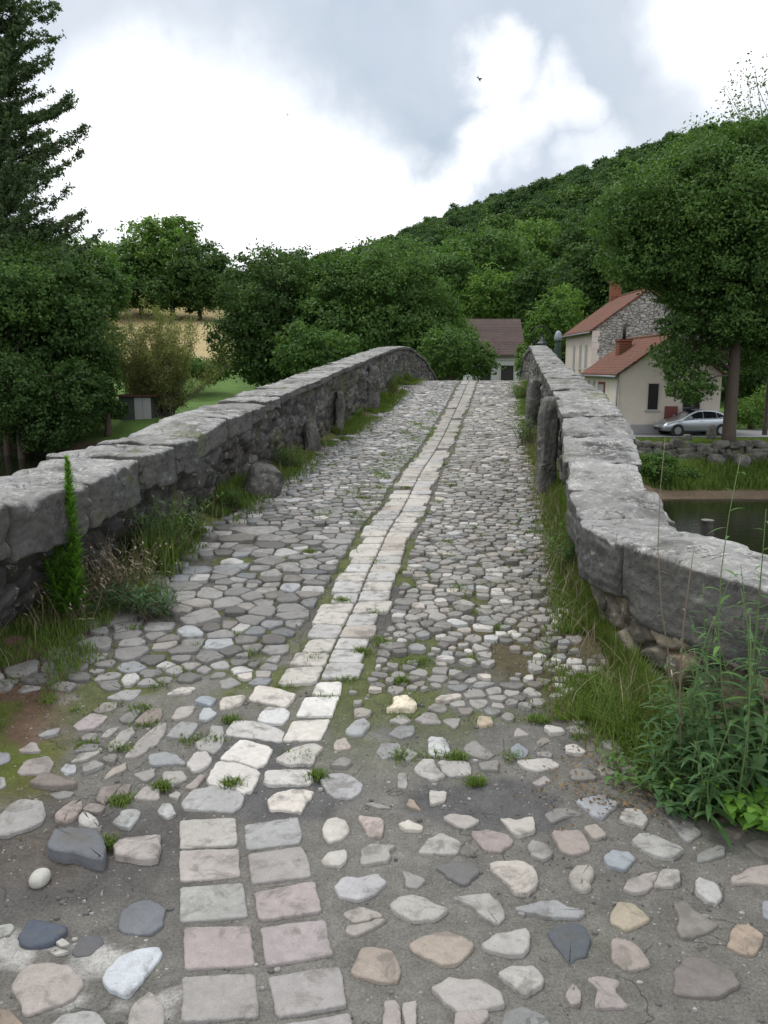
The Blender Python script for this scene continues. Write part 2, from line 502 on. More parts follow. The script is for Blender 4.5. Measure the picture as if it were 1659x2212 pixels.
# ------------------------------------------------------------------ paving traced from the place
CROPS = {'A': (0, 1880, 450 / 1659), 'B': (350, 1600, 500 / 1382), 'C': (0, 1500, 600 / 1659),
         'D': (750, 1880, 550 / 1659), 'E': (1250, 1850, 550 / 1659), 'F': (700, 1500, 650 / 1659)}
TR = '''
A 150,147,142 .014 0,135 110,30 180,0 350,10 385,80 380,170 250,240 60,300 0,310 -60,250
A 158,140,130 .020 490,120 620,20 710,0 715,60 640,160 560,200 500,180
A 172,170,162 .020 675,160 720,105 780,130 850,190 875,245 790,250 700,220
A 148,152,148 .014 980,190 1060,90 1180,80 1215,115 1130,240 1040,220
A 158,158,156 .014 1370,110 1400,30 1480,30 1520,120 1450,155
A 98,102,108 .050 415,470 480,330 620,310 840,330 905,430 895,575 780,570 640,520 500,510
A 162,152,144 .030 985,430 1040,370 1380,320 1385,400 1360,520 1270,550 1010,500
A 104,110,116 .012 1015,1100 1060,960 1180,880 1270,862 1390,900 1425,960 1400,1080 1300,1160 1100,1150
A 92,93,98 .010 620,1320 680,1200 790,1165 890,1180 890,1240 780,1340 660,1345
A 72,84,100 .022 170,1190 240,1070 290,1055 450,1075 570,1110 560,1160 430,1260 290,1290 190,1270
A 148,150,142 .012 -20,1090 100,1070 135,1105 80,1160 -20,1200
A 165,165,155 .012 480,1230 540,1200 605,1240 540,1270
A 170,168,158 .012 434,1320 490,1280 610,1320 480,1340
A 158,147,137 .014 105,1620 180,1500 270,1440 450,1422 600,1450 690,1530 710,1600 640,1700 430,1790 230,1850 190,1760
A 174,182,188 .016 890,1555 920,1480 1050,1360 1200,1300 1370,1280 1400,1330 1330,1440 1200,1600 1110,1690 960,1650
A 152,145,138 .014 1115,1990 1120,1830 1200,1720 1290,1670 1400,1760 1430,1860 1400,1990
A 158,158,154 .014 440,1960 560,1860 700,1835 830,1850 930,1960 700,2040
A 136,118,98 .012 -50,1800 100,1830 200,1940 100,2050 -50,2050
B 165,160,150 .012 205,905 550,895 562,1062 205,1080
B 160,150,143 .012 205,1105 572,1095 582,1270 210,1290
B 150,150,143 .012 208,1345 600,1318 628,1525 210,1555
B 155,141,138 .012 230,1620 250,1600 640,1590 672,1835 240,1865
B 146,141,136 .012 225,1925 675,1900 697,2180 225,2205
B 150,150,149 .012 625,935 955,885 985,1000 965,1050 640,1095
B 151,144,139 .012 650,1130 980,1075 1020,1150 1042,1260 680,1308
B 154,141,137 .012 692,1375 1060,1298 1110,1490 720,1548
B 151,139,137 .012 730,1605 1125,1548 1180,1770 765,1843
B 148,142,138 .012 788,1915 1220,1855 1245,1920 1270,2100 840,2178
B 146,141,136 .012 215,2260 700,2230 720,2500 210,2500
B 149,144,140 .012 860,2235 1290,2160 1340,2420 880,2480
B 156,156,153 .014 215,800 280,715 420,685 560,710 612,755 580,820 530,850 400,840 240,830
B 188,182,173 .014 370,665 440,530 560,535 718,585 660,710 600,725 560,705
B 200,195,186 .014 460,505 540,420 600,378 795,435 745,545 690,560 560,515
B 175,172,166 .014 505,330 545,265 700,265 865,320 850,395 690,370 510,352
B 190,190,188 .014 700,255 760,170 880,175 912,210 865,278 760,268
B 190,182,169 .014 645,120 700,28 800,45 948,85 885,168 760,140
B 190,185,172 .014 870,385 930,262 1165,252 1105,385
B 200,198,191 .014 957,222 1010,108 1222,105 1180,225
B 198,194,185 .014 1055,85 1095,10 1245,5 1235,88
B 170,165,156 .018 820,510 940,440 1060,410 1130,440 1080,480 1060,540 900,540
B 180,178,172 .014 745,670 760,585 900,578 1050,575 1055,640 1030,672
B 195,186,172 .016 770,785 820,735 950,705 1070,720 1010,790 980,860 880,840 785,840
B 158,158,158 .010 1110,650 1150,600 1280,600 1380,660 1360,720 1300,755 1180,745
B 182,176,164 .016 1120,975 1150,905 1210,888 1270,905 1297,975 1240,1030 1160,1048
B 172,168,156 .014 1112,1170 1160,1110 1275,1092 1272,1170 1220,1200 1130,1195
B 170,165,158 .016 240,545 300,465 370,460 408,505 370,560 290,590
B 140,144,144 .014 0,480 110,460 180,480 235,540 0,542
B 155,150,142 .012 95,590 210,580 245,630 160,680 95,670
B 158,164,166 .016 325,220 350,178 400,178 435,215 380,255 330,252
B 160,155,145 .014 140,245 190,170 300,160 260,220 180,250
B 190,182,168 .020 455,150 480,110 620,100 590,150 470,185
B 140,152,162 .018 290,130 350,100 440,115 400,165
B 176,170,160 .014 115,80 200,40 300,45 260,75 130,88
B 140,142,140 .014 110,350 200,265 320,280 250,375 170,365
B 150,148,142 .014 300,400 380,360 400,295 480,300 480,400 430,465 320,440
B 148,144,138 .012 0,430 10,320 70,275 120,285 60,400
C 150,140,132 .014 110,880 160,790 310,765 345,810 310,885
C 128,116,106 .030 190,960 260,900 330,890 490,945 480,968 300,980
C 165,170,176 .012 395,850 430,815 490,820 490,870 430,888
C 152,142,136 .012 115,730 200,675 240,680 265,735
C 140,140,138 .012 250,630 300,595 385,580 370,620 280,640
C 160,148,146 .014 480,560 590,485 705,505 620,580 510,595
C 142,136,126 .012 605,470 670,415 760,410 750,455 640,482
C 142,142,140 .014 690,390 800,335 920,330 870,395 760,400
C 122,122,120 .012 770,520 850,460 925,460 850,545 790,540
C 136,122,110 .012 870,545 960,455 1050,450 1040,530 940,558
C 152,150,144 .012 650,640 700,590 780,570 700,640
C 156,152,144 .014 700,725 700,690 780,610 850,580 875,610 790,700
C 150,144,137 .014 810,765 900,660 1010,570 1080,555 1060,610 940,735 870,768
C 156,154,142 .012 460,800 520,745 650,708 650,735 560,785
C 152,142,130 .012 655,920 720,850 820,805 810,850 700,900
C 140,138,132 .012 860,880 1000,840 1005,890 950,930
C 134,120,114 .014 620,1050 660,970 790,940 730,1020 680,1080
C 134,120,114 .016 740,1035 780,960 850,950 830,1010
C 142,130,122 .014 530,1115 580,1070 690,1085 640,1135
C 158,150,142 .014 870,1040 930,965 1030,960 1030,1045 930,1050
C 145,146,143 .012 0,900 30,910 40,950 0,980
C 130,134,138 .012 -60,790 -20,740 60,745 65,790 0,820
C 130,128,124 .012 330,1010 420,985 480,1000 450,1030 360,1040
C 155,150,142 .012 1090,1020 1140,990 1175,1005 1150,1045
C 150,138,128 .012 1200,970 1290,885 1330,890 1260,980
D 168,150,140 .014 268,110 455,135 432,258 345,255
D 182,176,160 .016 555,170 630,143 720,190 710,215 620,212
D 160,152,142 .016 870,130 940,98 1050,115 1130,150 1030,205 960,180
D 170,164,152 .018 1265,130 1340,135 1400,150 1440,125 1500,125 1518,220 1390,255 1350,210
D 152,148,138 .014 290,450 295,350 370,312 520,320 480,360 500,420 350,445
D 156,154,145 .014 695,370 760,280 850,232 1005,300 970,380 850,385
D 142,128,122 .016 1065,230 1200,215 1330,250 1365,300 1280,370 1160,360
D 140,138,132 .016 1465,330 1500,292 1580,310 1650,375 1580,425 1500,390
D 106,106,106 .014 820,475 950,440 1090,445 1120,510 1025,600 920,550
D 172,162,150 .018 1210,450 1430,438 1520,500 1535,590 1450,665 1370,660 1330,600 1215,510
D 132,130,126 .012 585,500 640,510 750,565 690,625 620,610
D 158,156,158 .016 108,610 180,545 280,555 400,530 465,600 350,690 240,705 130,670
D 158,154,144 .016 500,750 560,690 680,678 850,755 900,775 820,845 650,855 560,820
D 150,146,138 .012 940,690 1180,660 1280,730 1300,830 1260,870 1180,840 1070,740
D 152,143,132 .014 170,800 290,755 455,820 230,875
D 148,140,130 .014 190,900 300,875 480,830 400,900 240,965 185,940
D 154,140,122 .012 640,1010 720,960 910,922 1095,1028 960,1160 880,1165 760,1120 660,1070
D 156,152,146 .018 1155,1030 1220,970 1440,918 1475,950 1465,1050 1430,1095 1300,1095 1180,1060
D 152,136,120 .014 220,1215 300,1060 350,1045 500,1065 560,1180 550,1292 380,1275 250,1240
D 160,156,148 .018 1265,1235 1350,1190 1500,1185 1550,1220 1575,1310 1440,1395 1350,1310
D 158,152,145 .018 795,1340 910,1275 1030,1290 1120,1278 1280,1380 1295,1450 1190,1480 1100,1500 960,1500 880,1420
D 150,140,134 .014 940,1640 960,1500 1180,1490 1190,1530 1100,1640
D 150,140,132 .014 450,1620 450,1430 530,1425 570,1480 560,1620
D 154,146,138 .014 580,1440 680,1437 680,1620 600,1620
D 122,124,122 .010 1290,1620 1310,1490 1450,1460 1560,1510 1640,1600 1500,1680
E 122,118,112 .010 85,185 150,150 240,142 350,190 240,200 135,250
E 140,144,150 .014 295,90 500,52 530,85 605,102 490,212 420,190
E 160,158,148 .018 605,235 640,155 760,165 812,230 770,280 700,262
E 136,136,132 .012 915,195 980,165 1080,220 1195,325 1090,380 1010,300
E 122,110,98 .012 1265,225 1380,200 1505,300 1440,348 1320,270
E 148,134,124 .012 128,310 330,305 415,430 270,475 200,440
E 146,136,124 .012 352,275 440,260 522,335 430,362
E 148,147,142 .016 695,385 740,330 820,325 1068,435 1000,490 920,505 800,460
E 134,144,150 .012 498,490 550,440 680,455 715,500 650,580 520,550
E 124,126,120 .012 1160,470 1310,412 1358,430 1350,480 1165,530
E 120,112,102 .012 1490,400 1570,365 1700,370 1700,490 1600,480
E 150,144,132 .022 250,640 300,575 390,560 430,610 400,680 410,715 340,738 280,700
E 152,144,136 .014 642,720 670,650 885,590 835,720 720,752
E 156,150,142 .014 898,590 930,575 1035,590 1042,680 845,720
E 160,160,156 .018 1145,680 1175,640 1300,690 1330,780 1300,838 1220,810 1150,740
E 152,140,130 .016 1395,650 1500,590 1700,530 1700,705 1560,680 1400,682
E 136,138,138 .014 -130,860 0,820 160,798 250,850 350,860 360,890 300,925 130,920
E 158,144,116 .014 548,900 600,812 700,830 830,925 740,975 660,1018 548,950
E 126,120,112 .012 990,830 1060,805 1200,910 1300,965 1200,1040 1050,1060 1020,1020 1040,920
E 128,134,138 .012 1615,810 1720,795 1720,940 1630,920
E 158,136,112 .014 1370,1130 1400,1040 1440,975 1520,975 1620,1040 1610,1120 1540,1190 1450,1180
E 78,86,92 .010 103,1035 160,970 320,968 395,1040 380,1180 320,1200 260,1240 180,1140
E 152,138,126 .014 550,1080 590,1065 700,1100 780,1170 825,1260 650,1300 570,1230
E 118,110,104 .014 1000,1440 1005,1300 1070,1215 1150,1210 1390,1300 1440,1400 1330,1470 1150,1485 1030,1470
E 150,138,130 .014 235,1500 240,1420 290,1392 335,1460 325,1540 260,1535
E 142,132,126 .014 385,1365 480,1345 615,1380 570,1440 680,1560 430,1560 450,1430
E 100,102,102 .010 -60,1620 0,1590 90,1640 60,1720 -60,1720
F 172,176,174 .014 780,590 870,595 920,700 780,698
F 168,164,158 .014 695,780 740,725 810,725 820,770 880,830 800,848 710,810
F 160,156,150 .014 830,735 1015,738 1032,820 880,825
F 132,130,124 .010 985,650 1050,605 1165,690 1130,725 1010,690
F 172,166,156 .014 775,915 885,915 880,970 790,1000
F 220,205,168 .026 525,425 570,400 565,360 640,350 705,395 690,435 600,430
F 146,142,138 .012 590,810 650,805 645,895 595,895
F 132,134,132 .010 465,680 500,625 600,625 620,690 510,720
F 124,134,142 .012 1265,660 1310,630 1375,670 1350,712 1290,710
F 170,164,156 .018 1305,735 1500,725 1560,770 1430,800 1340,770
F 150,142,136 .014 1395,860 1470,825 1510,860 1440,885
F 142,140,134 .010 395,990 450,980 560,1015 480,1015
F 160,140,112 .012 640,1000 670,955 735,1030
F 150,146,138 .012 540,490 620,450 675,490 620,515
F 146,142,134 .012 690,485 760,440 820,450 850,505 760,510
F 142,138,132 .012 855,490 900,475 965,480 940,540
F 148,142,136 .016 1280,590 1310,535 1380,580
F 166,154,140 .014 210,620 280,590 320,655 220,675
F 152,156,154 .020 275,560 330,500 390,482 430,520 380,580 310,585
F 170,152,120 .020 1065,510 1080,470 1150,475 1165,515 1090,535
F 130,132,132 .010 540,570 600,520 690,520 690,570 600,600
F 140,138,134 .012 620,690 650,655 720,690 650,740
'''
def parse_traced():
    out = []
    for ln in TR.strip().split('\n'):
        p = ln.split()
        ox, oy, s = CROPS[p[0]]
        rgb = srgb(*[float(c) for c in p[1].split(',')])[:3]
        pts = []
        for q in p[3:]:
            a, b = q.split(',')
            pts.append(on_road((ox + float(a) * s) * .9217, (oy + float(b) * s) * .9217))
        out.append((np.array(rgb), float(p[2]), np.array(pts)))
    return out

def poly_area(p):
    x, y = p[:, 0], p[:, 1]
    return .5 * np.sum(x * np.roll(y, -1) - y * np.roll(x, -1))

def inside(p, q):
    x, y = q
    n = len(p); c = False; j = n - 1
    for i in range(n):
        if (p[i, 1] > y) != (p[j, 1] > y) and x < (p[j, 0] - p[i, 0]) * (y - p[i, 1]) / (p[j, 1] - p[i, 1]) + p[i, 0]:
            c = not c
        j = i
    return c

class StoneSet:
    def __init__(self): self.v = []; self.f = []; self.c = []; self.n = 0
    def add(self, poly, col, h, round_it=1, rough=.0025, step=None, drop=.05, dome=.2, zoff=0., rr_=.2, bevm=1.):
        p = np.asarray(poly, float)
        if poly_area(p) < 0: p = p[::-1]
        for _ in range(round_it):
            q = np.roll(p, -1, 0)
            p = np.stack([p * (1 - rr_) + q * rr_, p * rr_ + q * (1 - rr_)], 1).reshape(-1, 2)
        if step:
            o = []
            for i in range(len(p)):
                a, b = p[i], p[(i + 1) % len(p)]
                k = max(1, int(np.hypot(*(b - a)) / step))
                for j in range(k): o.append(a + (b - a) * j / k)
            p = np.array(o)
            if rough:
                nx = fbm(p[:, 0] * 40, p[:, 1] * 40, o=3, s=3); ny = fbm(p[:, 0] * 40, p[:, 1] * 40, o=3, s=8)
                p = p + np.stack([nx, ny], 1) * rough * 2
        n = len(p); c = p.mean(0)
        R = np.sqrt(abs(poly_area(p)) / math.pi)
        rnd = RNG.random(4)
        tilt = (rnd[:2] - .5) * .05
        zb = road_z(p[:, 1]) + zoff
        # outward normals for insets
        d = np.roll(p, -1, 0) - np.roll(p, 1, 0)
        nn = np.stack([d[:, 1], -d[:, 0]], 1); nn /= np.maximum(np.linalg.norm(nn, axis=1), 1e-6)[:, None]
        bev = min(.008, R * .16) * bevm
        base = len(self.v) if False else self.n
        def ring(q, z): return np.column_stack([q, z])
        top = lambda q: road_z(q[:, 1]) + zoff + h + (q - c) @ tilt
        p1 = p + nn * .002
        p2 = p - nn * bev * .35
        p3 = p - nn * bev * 1.6
        p4 = c + (p3 - c) * .55
        r0 = ring(p1, zb - drop)
        r1 = ring(p, top(p) - bev * 1.1)
        r2 = ring(p2, top(p2) - bev * .35)
        r3 = ring(p3, top(p3))
        r4 = ring(p4, top(p4) + dome * R * .10 + .0015 * vnoise(p4[:, 0] * 30, p4[:, 1] * 30))
        cc = np.array([[c[0], c[1], float(road_z(c[1])) + zoff + h + dome * R * .12]])
        self.v.append(np.vstack([r0, r1, r2, r3, r4, cc]))
        i = np.arange(n); j = (i + 1) % n
        for k in range(4):
            a, b = base + k * n, base + (k + 1) * n
            self.f.append(np.stack([a + i, a + j, b + j, b + i], 1))
        a = base + 4 * n; ce = base + 5 * n
        self.f.append(np.stack([a + i, a + j, np.full(n, ce), np.full(n, ce)], 1))
        nv = 5 * n + 1
        cl = np.tile(col, (nv, 1))
        cl = cl * (1 + .0 * rnd[2])
        self.c.append(cl); self.n += nv
    def build(self, name, parent):
        V = np.vstack(self.v); Fq = np.vstack(self.f); Cc = np.vstack(self.c)
        q = Fq[Fq[:, 2] != Fq[:, 3]]; tr = Fq[Fq[:, 2] == Fq[:, 3]][:, :3]
        me = bpy.data.meshes.new(name)
        me.vertices.add(len(V)); me.vertices.foreach_set('co', V.astype(np.float32).ravel())
        lv = np.concatenate([q.ravel(), tr.ravel()]).astype(np.int32)
        me.loops.add(len(lv)); me.loops.foreach_set('vertex_index', lv)
        me.polygons.add(len(q) + len(tr))
        ls = np.concatenate([np.arange(len(q)) * 4, len(q) * 4 + np.arange(len(tr)) * 3]).astype(np.int32)
        me.polygons.foreach_set('loop_start', ls)
        me.polygons.foreach_set('use_smooth', np.ones(len(ls), bool))
        me.update(calc_edges=True)
        set_color(me, 'tint', Cc)
        return link(name, me, M['paving'], parent)

def seam_line():
    px = [(733, 1374), (771, 1301), (796, 1239), (821, 1189), (841, 1144), (866, 1109), (886, 1069), (911, 1019), (941, 974), (981, 894), (1010, 830)]
    w = [on_road(*p) for p in px]
    ys = [3.1, 3.55] + [b for a, b in w] + [24, 30, 38]
    xs = [-.44, -.34] + [a for a, b in w]
    s = (xs[-1] - xs[-3]) / (ys[len(xs) - 1] - ys[len(xs) - 3])
    for y in ys[len(xs):]: xs.append(xs[-1] + .15 * (y - ys[len(xs) - 1]))
    return np.array(ys), np.array(xs)

def clip_cell(seed, neigh, box):
    """Voronoi cell of seed by half-plane clipping"""
    poly = [np.array(p) for p in box]
    for q in neigh:
        m = (seed + q) / 2; d = q - seed
        out = []
        n = len(poly)
        if n == 0: return None
        prev = poly[-1]; pv = (prev[0] - m[0]) * d[0] + (prev[1] - m[1]) * d[1]
        for cur in poly:
            cv = (cur[0] - m[0]) * d[0] + (cur[1] - m[1]) * d[1]
            if (pv <= 0) != (cv <= 0):
                t = pv / (pv - cv); out.append(prev + (cur - prev) * t)
            if cv <= 0: out.append(cur)
            prev, pv = cur, cv
        poly = out
    return np.array(poly) if len(poly) > 2 else None

def stone_size(x, y):
    """mean paving stone size by place"""
    yc, xc = x, y
    sx = np.interp(y, SEAM[0], SEAM[1])
    side = x - sx
    w = float(xr(max(y, 4.35)) - xl(y)) * .5
    if side < 0:
        s = .145 if 4.0 < y < 6.6 else (.12 if y < 8 else .10)
        if side < -1.0 and y < 7: s *= 1.15
        if side > -.6 and y > 8: s *= .85
        if side < -.35 and 4 < y < 6.5 and _rv[int(abs(x * 371 + y * 97)) % 5000] > .8: s *= 1.7
    else:
        s = .095 if y < 7.5 else .11
        if y < 4.3: s = .085
    if y > 10: s *= 1.1
    return s

def build_paving():
    traced = parse_traced()
    S = StoneSet()
    for col, h, p in traced:
        jitter = 1 + .05 * (RNG.random() - .5)
        m_ = col.mean(); col = m_ + (col - m_) * .62
        slab = len(p) <= 5 and abs(poly_area(p)) > .018
        p = p.mean(0) + (p - p.mean(0)) * 1.055
        S.add(p, col * jitter, h * (.78 if h < .02 else .85), 1, .0022 if slab else .0034, .010, dome=.03 if h < .016 else .35, rr_=.05 if slab else .13, bevm=.55 if h < .02 else 1)
    # double strip of light flat setts up the middle
    T = StoneSet()
    y = 3.72
    global SEAM
    sy, sx = SEAM
    def sxf(v): return float(np.interp(v, sy, sx))
    for side in (-1, 1):
        y = 3.66 if side < 0 else 3.72
        while y < 36:
            ln = (.145 + .06 * RNG.random()) * (1 + .12 * (y > 8))
            y0, y1 = y + .004, y + ln - .008
            if y > 22: ln = .25
            w = .174 + .06 * (RNG.random() - .35)
            g = .006
            skew = (RNG.random() - .5) * .034
            sl = (sxf(y1) - sxf(y0))
            a0 = sxf(y0) + side * g; a1 = sxf(y1) + side * g
            pts = [(a0, y0 + skew * .4), (a0 + side * w, y0 - skew), (a1 + side * (w + .02 * (RNG.random() - .5)), y1 - skew), (a1, y1 + skew * .4)]
            v = .86 + .2 * RNG.random()
            k = RNG.random()
            base = np.array([.43, .41, .37]) if k < .6 else (np.array([.40, .395, .38]) if k < .88 else np.array([.38, .345, .305]))
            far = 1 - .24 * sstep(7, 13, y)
            if RNG.random() < .04: y += ln; continue
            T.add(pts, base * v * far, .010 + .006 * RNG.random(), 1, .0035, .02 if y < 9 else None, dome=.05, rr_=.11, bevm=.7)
            y += ln
    # cobbles: Voronoi cells with mortar gaps
    pts = []
    y = 2.95
    rows = []
    for yy in np.arange(2.9, 23, .035):
        x0 = float(xl(yy)) + .04 if yy > 4.2 else -2.2
        x1 = float(xr(max(yy, 4.35))) - .04 + (max(0, 4.2 - yy) * .9)
        for xx in np.arange(x0, x1, .035):
            rows.append((xx, yy))
    rows = np.array(rows) + (RNG.random((len(rows), 2)) - .5) * .034
    order = RNG.permutation(len(rows))
    cell = .1; grid = {}
    for k in order:
        x, y = rows[k]
        s = stone_size(x, y) * (.52 + .85 * _rv[k % 5000] ** 1.4)
        sx_ = sxf(y)
        if y > 3.7 and abs(x - sx_) < .235 + s * .28: continue
        gi, gj = int(x / cell), int(y / cell); ok = True
        for a in (-2, -1, 0, 1, 2):
            for b in (-2, -1, 0, 1, 2):
                for q in grid.get((gi + a, gj + b), ()):
                    if ((q[0] - x) / 1.22) ** 2 + ((q[1] - y) * 1.15) ** 2 < ((s + q[2]) * .5 * .86) ** 2:
                        ok = False; break
                if not ok: break
            if not ok: break
        if ok:
            grid.setdefault((gi, gj), []).append((x, y, s)); pts.append((x, y, s))
    # virtual seeds along the sett strip keep the cells clear of it
    vs = []
    for yy in np.arange(3.7, 23, .07):
        for sd in (-1, 1): vs.append((sxf(yy) + sd * .13, yy, 0))
    allp = pts + vs
    g2 = {}
    for i, q in enumerate(allp): g2.setdefault((int(q[0] / .25), int(q[1] / .25)), []).append(i)
    A = np.array(allp)
    tr_poly = [p for _, _, p in traced]
    tr_c = np.array([p.mean(0) for p in tr_poly]); tr_r = np.array([np.max(np.hypot(*(p - p.mean(0)).T)) for p in tr_poly])
    for i, (x, y, s) in enumerate(pts):
        gi, gj = int(x / .25), int(y / .25)
        nb = [j for a in (-1, 0, 1) for b in (-1, 0, 1) for j in g2.get((gi + a, gj + b), ()) if j != i]
        d = np.hypot(A[nb, 0] - x, A[nb, 1] - y)
        nb = [nb[k] for k in np.argsort(d)[:14]]
        bx = s * .95
        cell_ = clip_cell(np.array([x, y]), A[nb, :2], [(x - bx, y - bx * .8), (x + bx, y - bx * .8), (x + bx, y + bx * .8), (x - bx, y + bx * .8)])
        if cell_ is None: continue
        c = cell_.mean(0)
        sx_ = sxf(y)
        edge = min(x - float(xl(y)), float(xr(max(y, 4.35))) - x) if y > 4 else 9
        r1, r2, r3, r4 = RNG.random(4)
        # bare mortar patches on the near right, moss and soil beside the walls
        pn = float(vnoise(np.array([x * 1.6]), np.array([y * 1.3]), s=5)[0])
        if y < 5.0 and x > sx_ + .1 and (pn > .85 or r1 < .08): continue
        if y < 3.6:
            if x < -1.3 or (x > .75 and r1 < .5): continue
            if r1 < .15: continue
        if edge < .16 and r1 < .75: continue
        if edge < .3 and r1 < .3: continue
        if x < sx_ and y < 4.3 and x < xl(y) + .30: continue
        if r1 < .03: continue
        hit = False
        for k in np.where(np.hypot(tr_c[:, 0] - c[0], tr_c[:, 1] - c[1]) < tr_r + s)[0]:
            q = tr_poly[k]
            qe = q.mean(0) + (q - q.mean(0)) * 1.12
            if inside(qe, c) or any(inside(qe, v) for v in cell_): hit = True; break
        if hit: continue
        if y > 3.6 and np.any(np.abs(cell_[:, 0] - np.interp(cell_[:, 1], sy, sx)) < .215):
            m = np.sign(x - sx_)
            lim = np.interp(cell_[:, 1], sy, sx) + m * (.235 + .02 * r3)
            cell_[:, 0] = np.maximum(cell_[:, 0], lim) if m > 0 else np.minimum(cell_[:, 0], lim)
            if abs(poly_area(cell_)) < .0012: continue
            c = cell_.mean(0)
        gap = (.004 + .010 * r2 ** 2)
        if y < 4.4: gap *= 1.6
        R = math.sqrt(abs(poly_area(cell_)) / math.pi)
        if R < .02: continue
        sh = max(.4, 1 - gap / R)
        cell_ = c + (cell_ - c) * sh
        # colours: cool greys left near, warm beige and grey right, paler far away
        g = .225 + .15 * (r3 - .4) + .03 * pn
        col = np.array([g, g * .985, g * .945])
        if r4 < .14: col = np.array([g * 1.03, g * .97, g * .89])
        elif r4 > .88: col = np.array([g * .90, g * .94, g * .96])
        if r3 > .88: col = col * 1.35
        if r3 < .12: col = col * .8
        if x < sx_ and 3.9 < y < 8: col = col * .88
        if x > sx_: col = col * np.array([1.02, 1.0, .96])
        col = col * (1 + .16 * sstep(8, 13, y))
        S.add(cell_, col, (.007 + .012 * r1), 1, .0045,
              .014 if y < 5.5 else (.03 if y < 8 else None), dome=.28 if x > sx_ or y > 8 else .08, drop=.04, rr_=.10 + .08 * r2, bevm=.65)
    # small loose chips in the mortar
    for k in range(5200):
        y = 1.5 + 4.5 * RNG.random() ** 1.3; x = -2 + 3.6 * RNG.random()
        if float(vnoise(np.array([x * 2.1]), np.array([y * 2.1]), s=31)[0]) < .0 and RNG.random() < .8: continue
        if y > 4 and not (xl(y) + .1 < x < xr(max(y, 4.35)) - .1): continue
        if y > 3.6 and abs(x - sxf(y)) < .26: continue
        c = np.array([x, y])
        if any(inside(tr_poly[q], c) for q in np.where(np.hypot(tr_c[:, 0] - x, tr_c[:, 1] - y) < tr_r)[0]): continue
        r = .0018 + .010 * RNG.random() ** 5
        n = 6; a = np.arange(n) / n * 2 * math.pi + RNG.random()
        p = c + np.stack([np.cos(a), np.sin(a) * .7], 1) * r * (.75 + .5 * RNG.random((n, 1)))
        g = .10 + .26 * RNG.random() ** 2.5
        S.add(p, np.array([g, g * .97, g * .92]), .003 + r * .3, 1, 0, None, dome=2., drop=.01)
    return S, T, traced

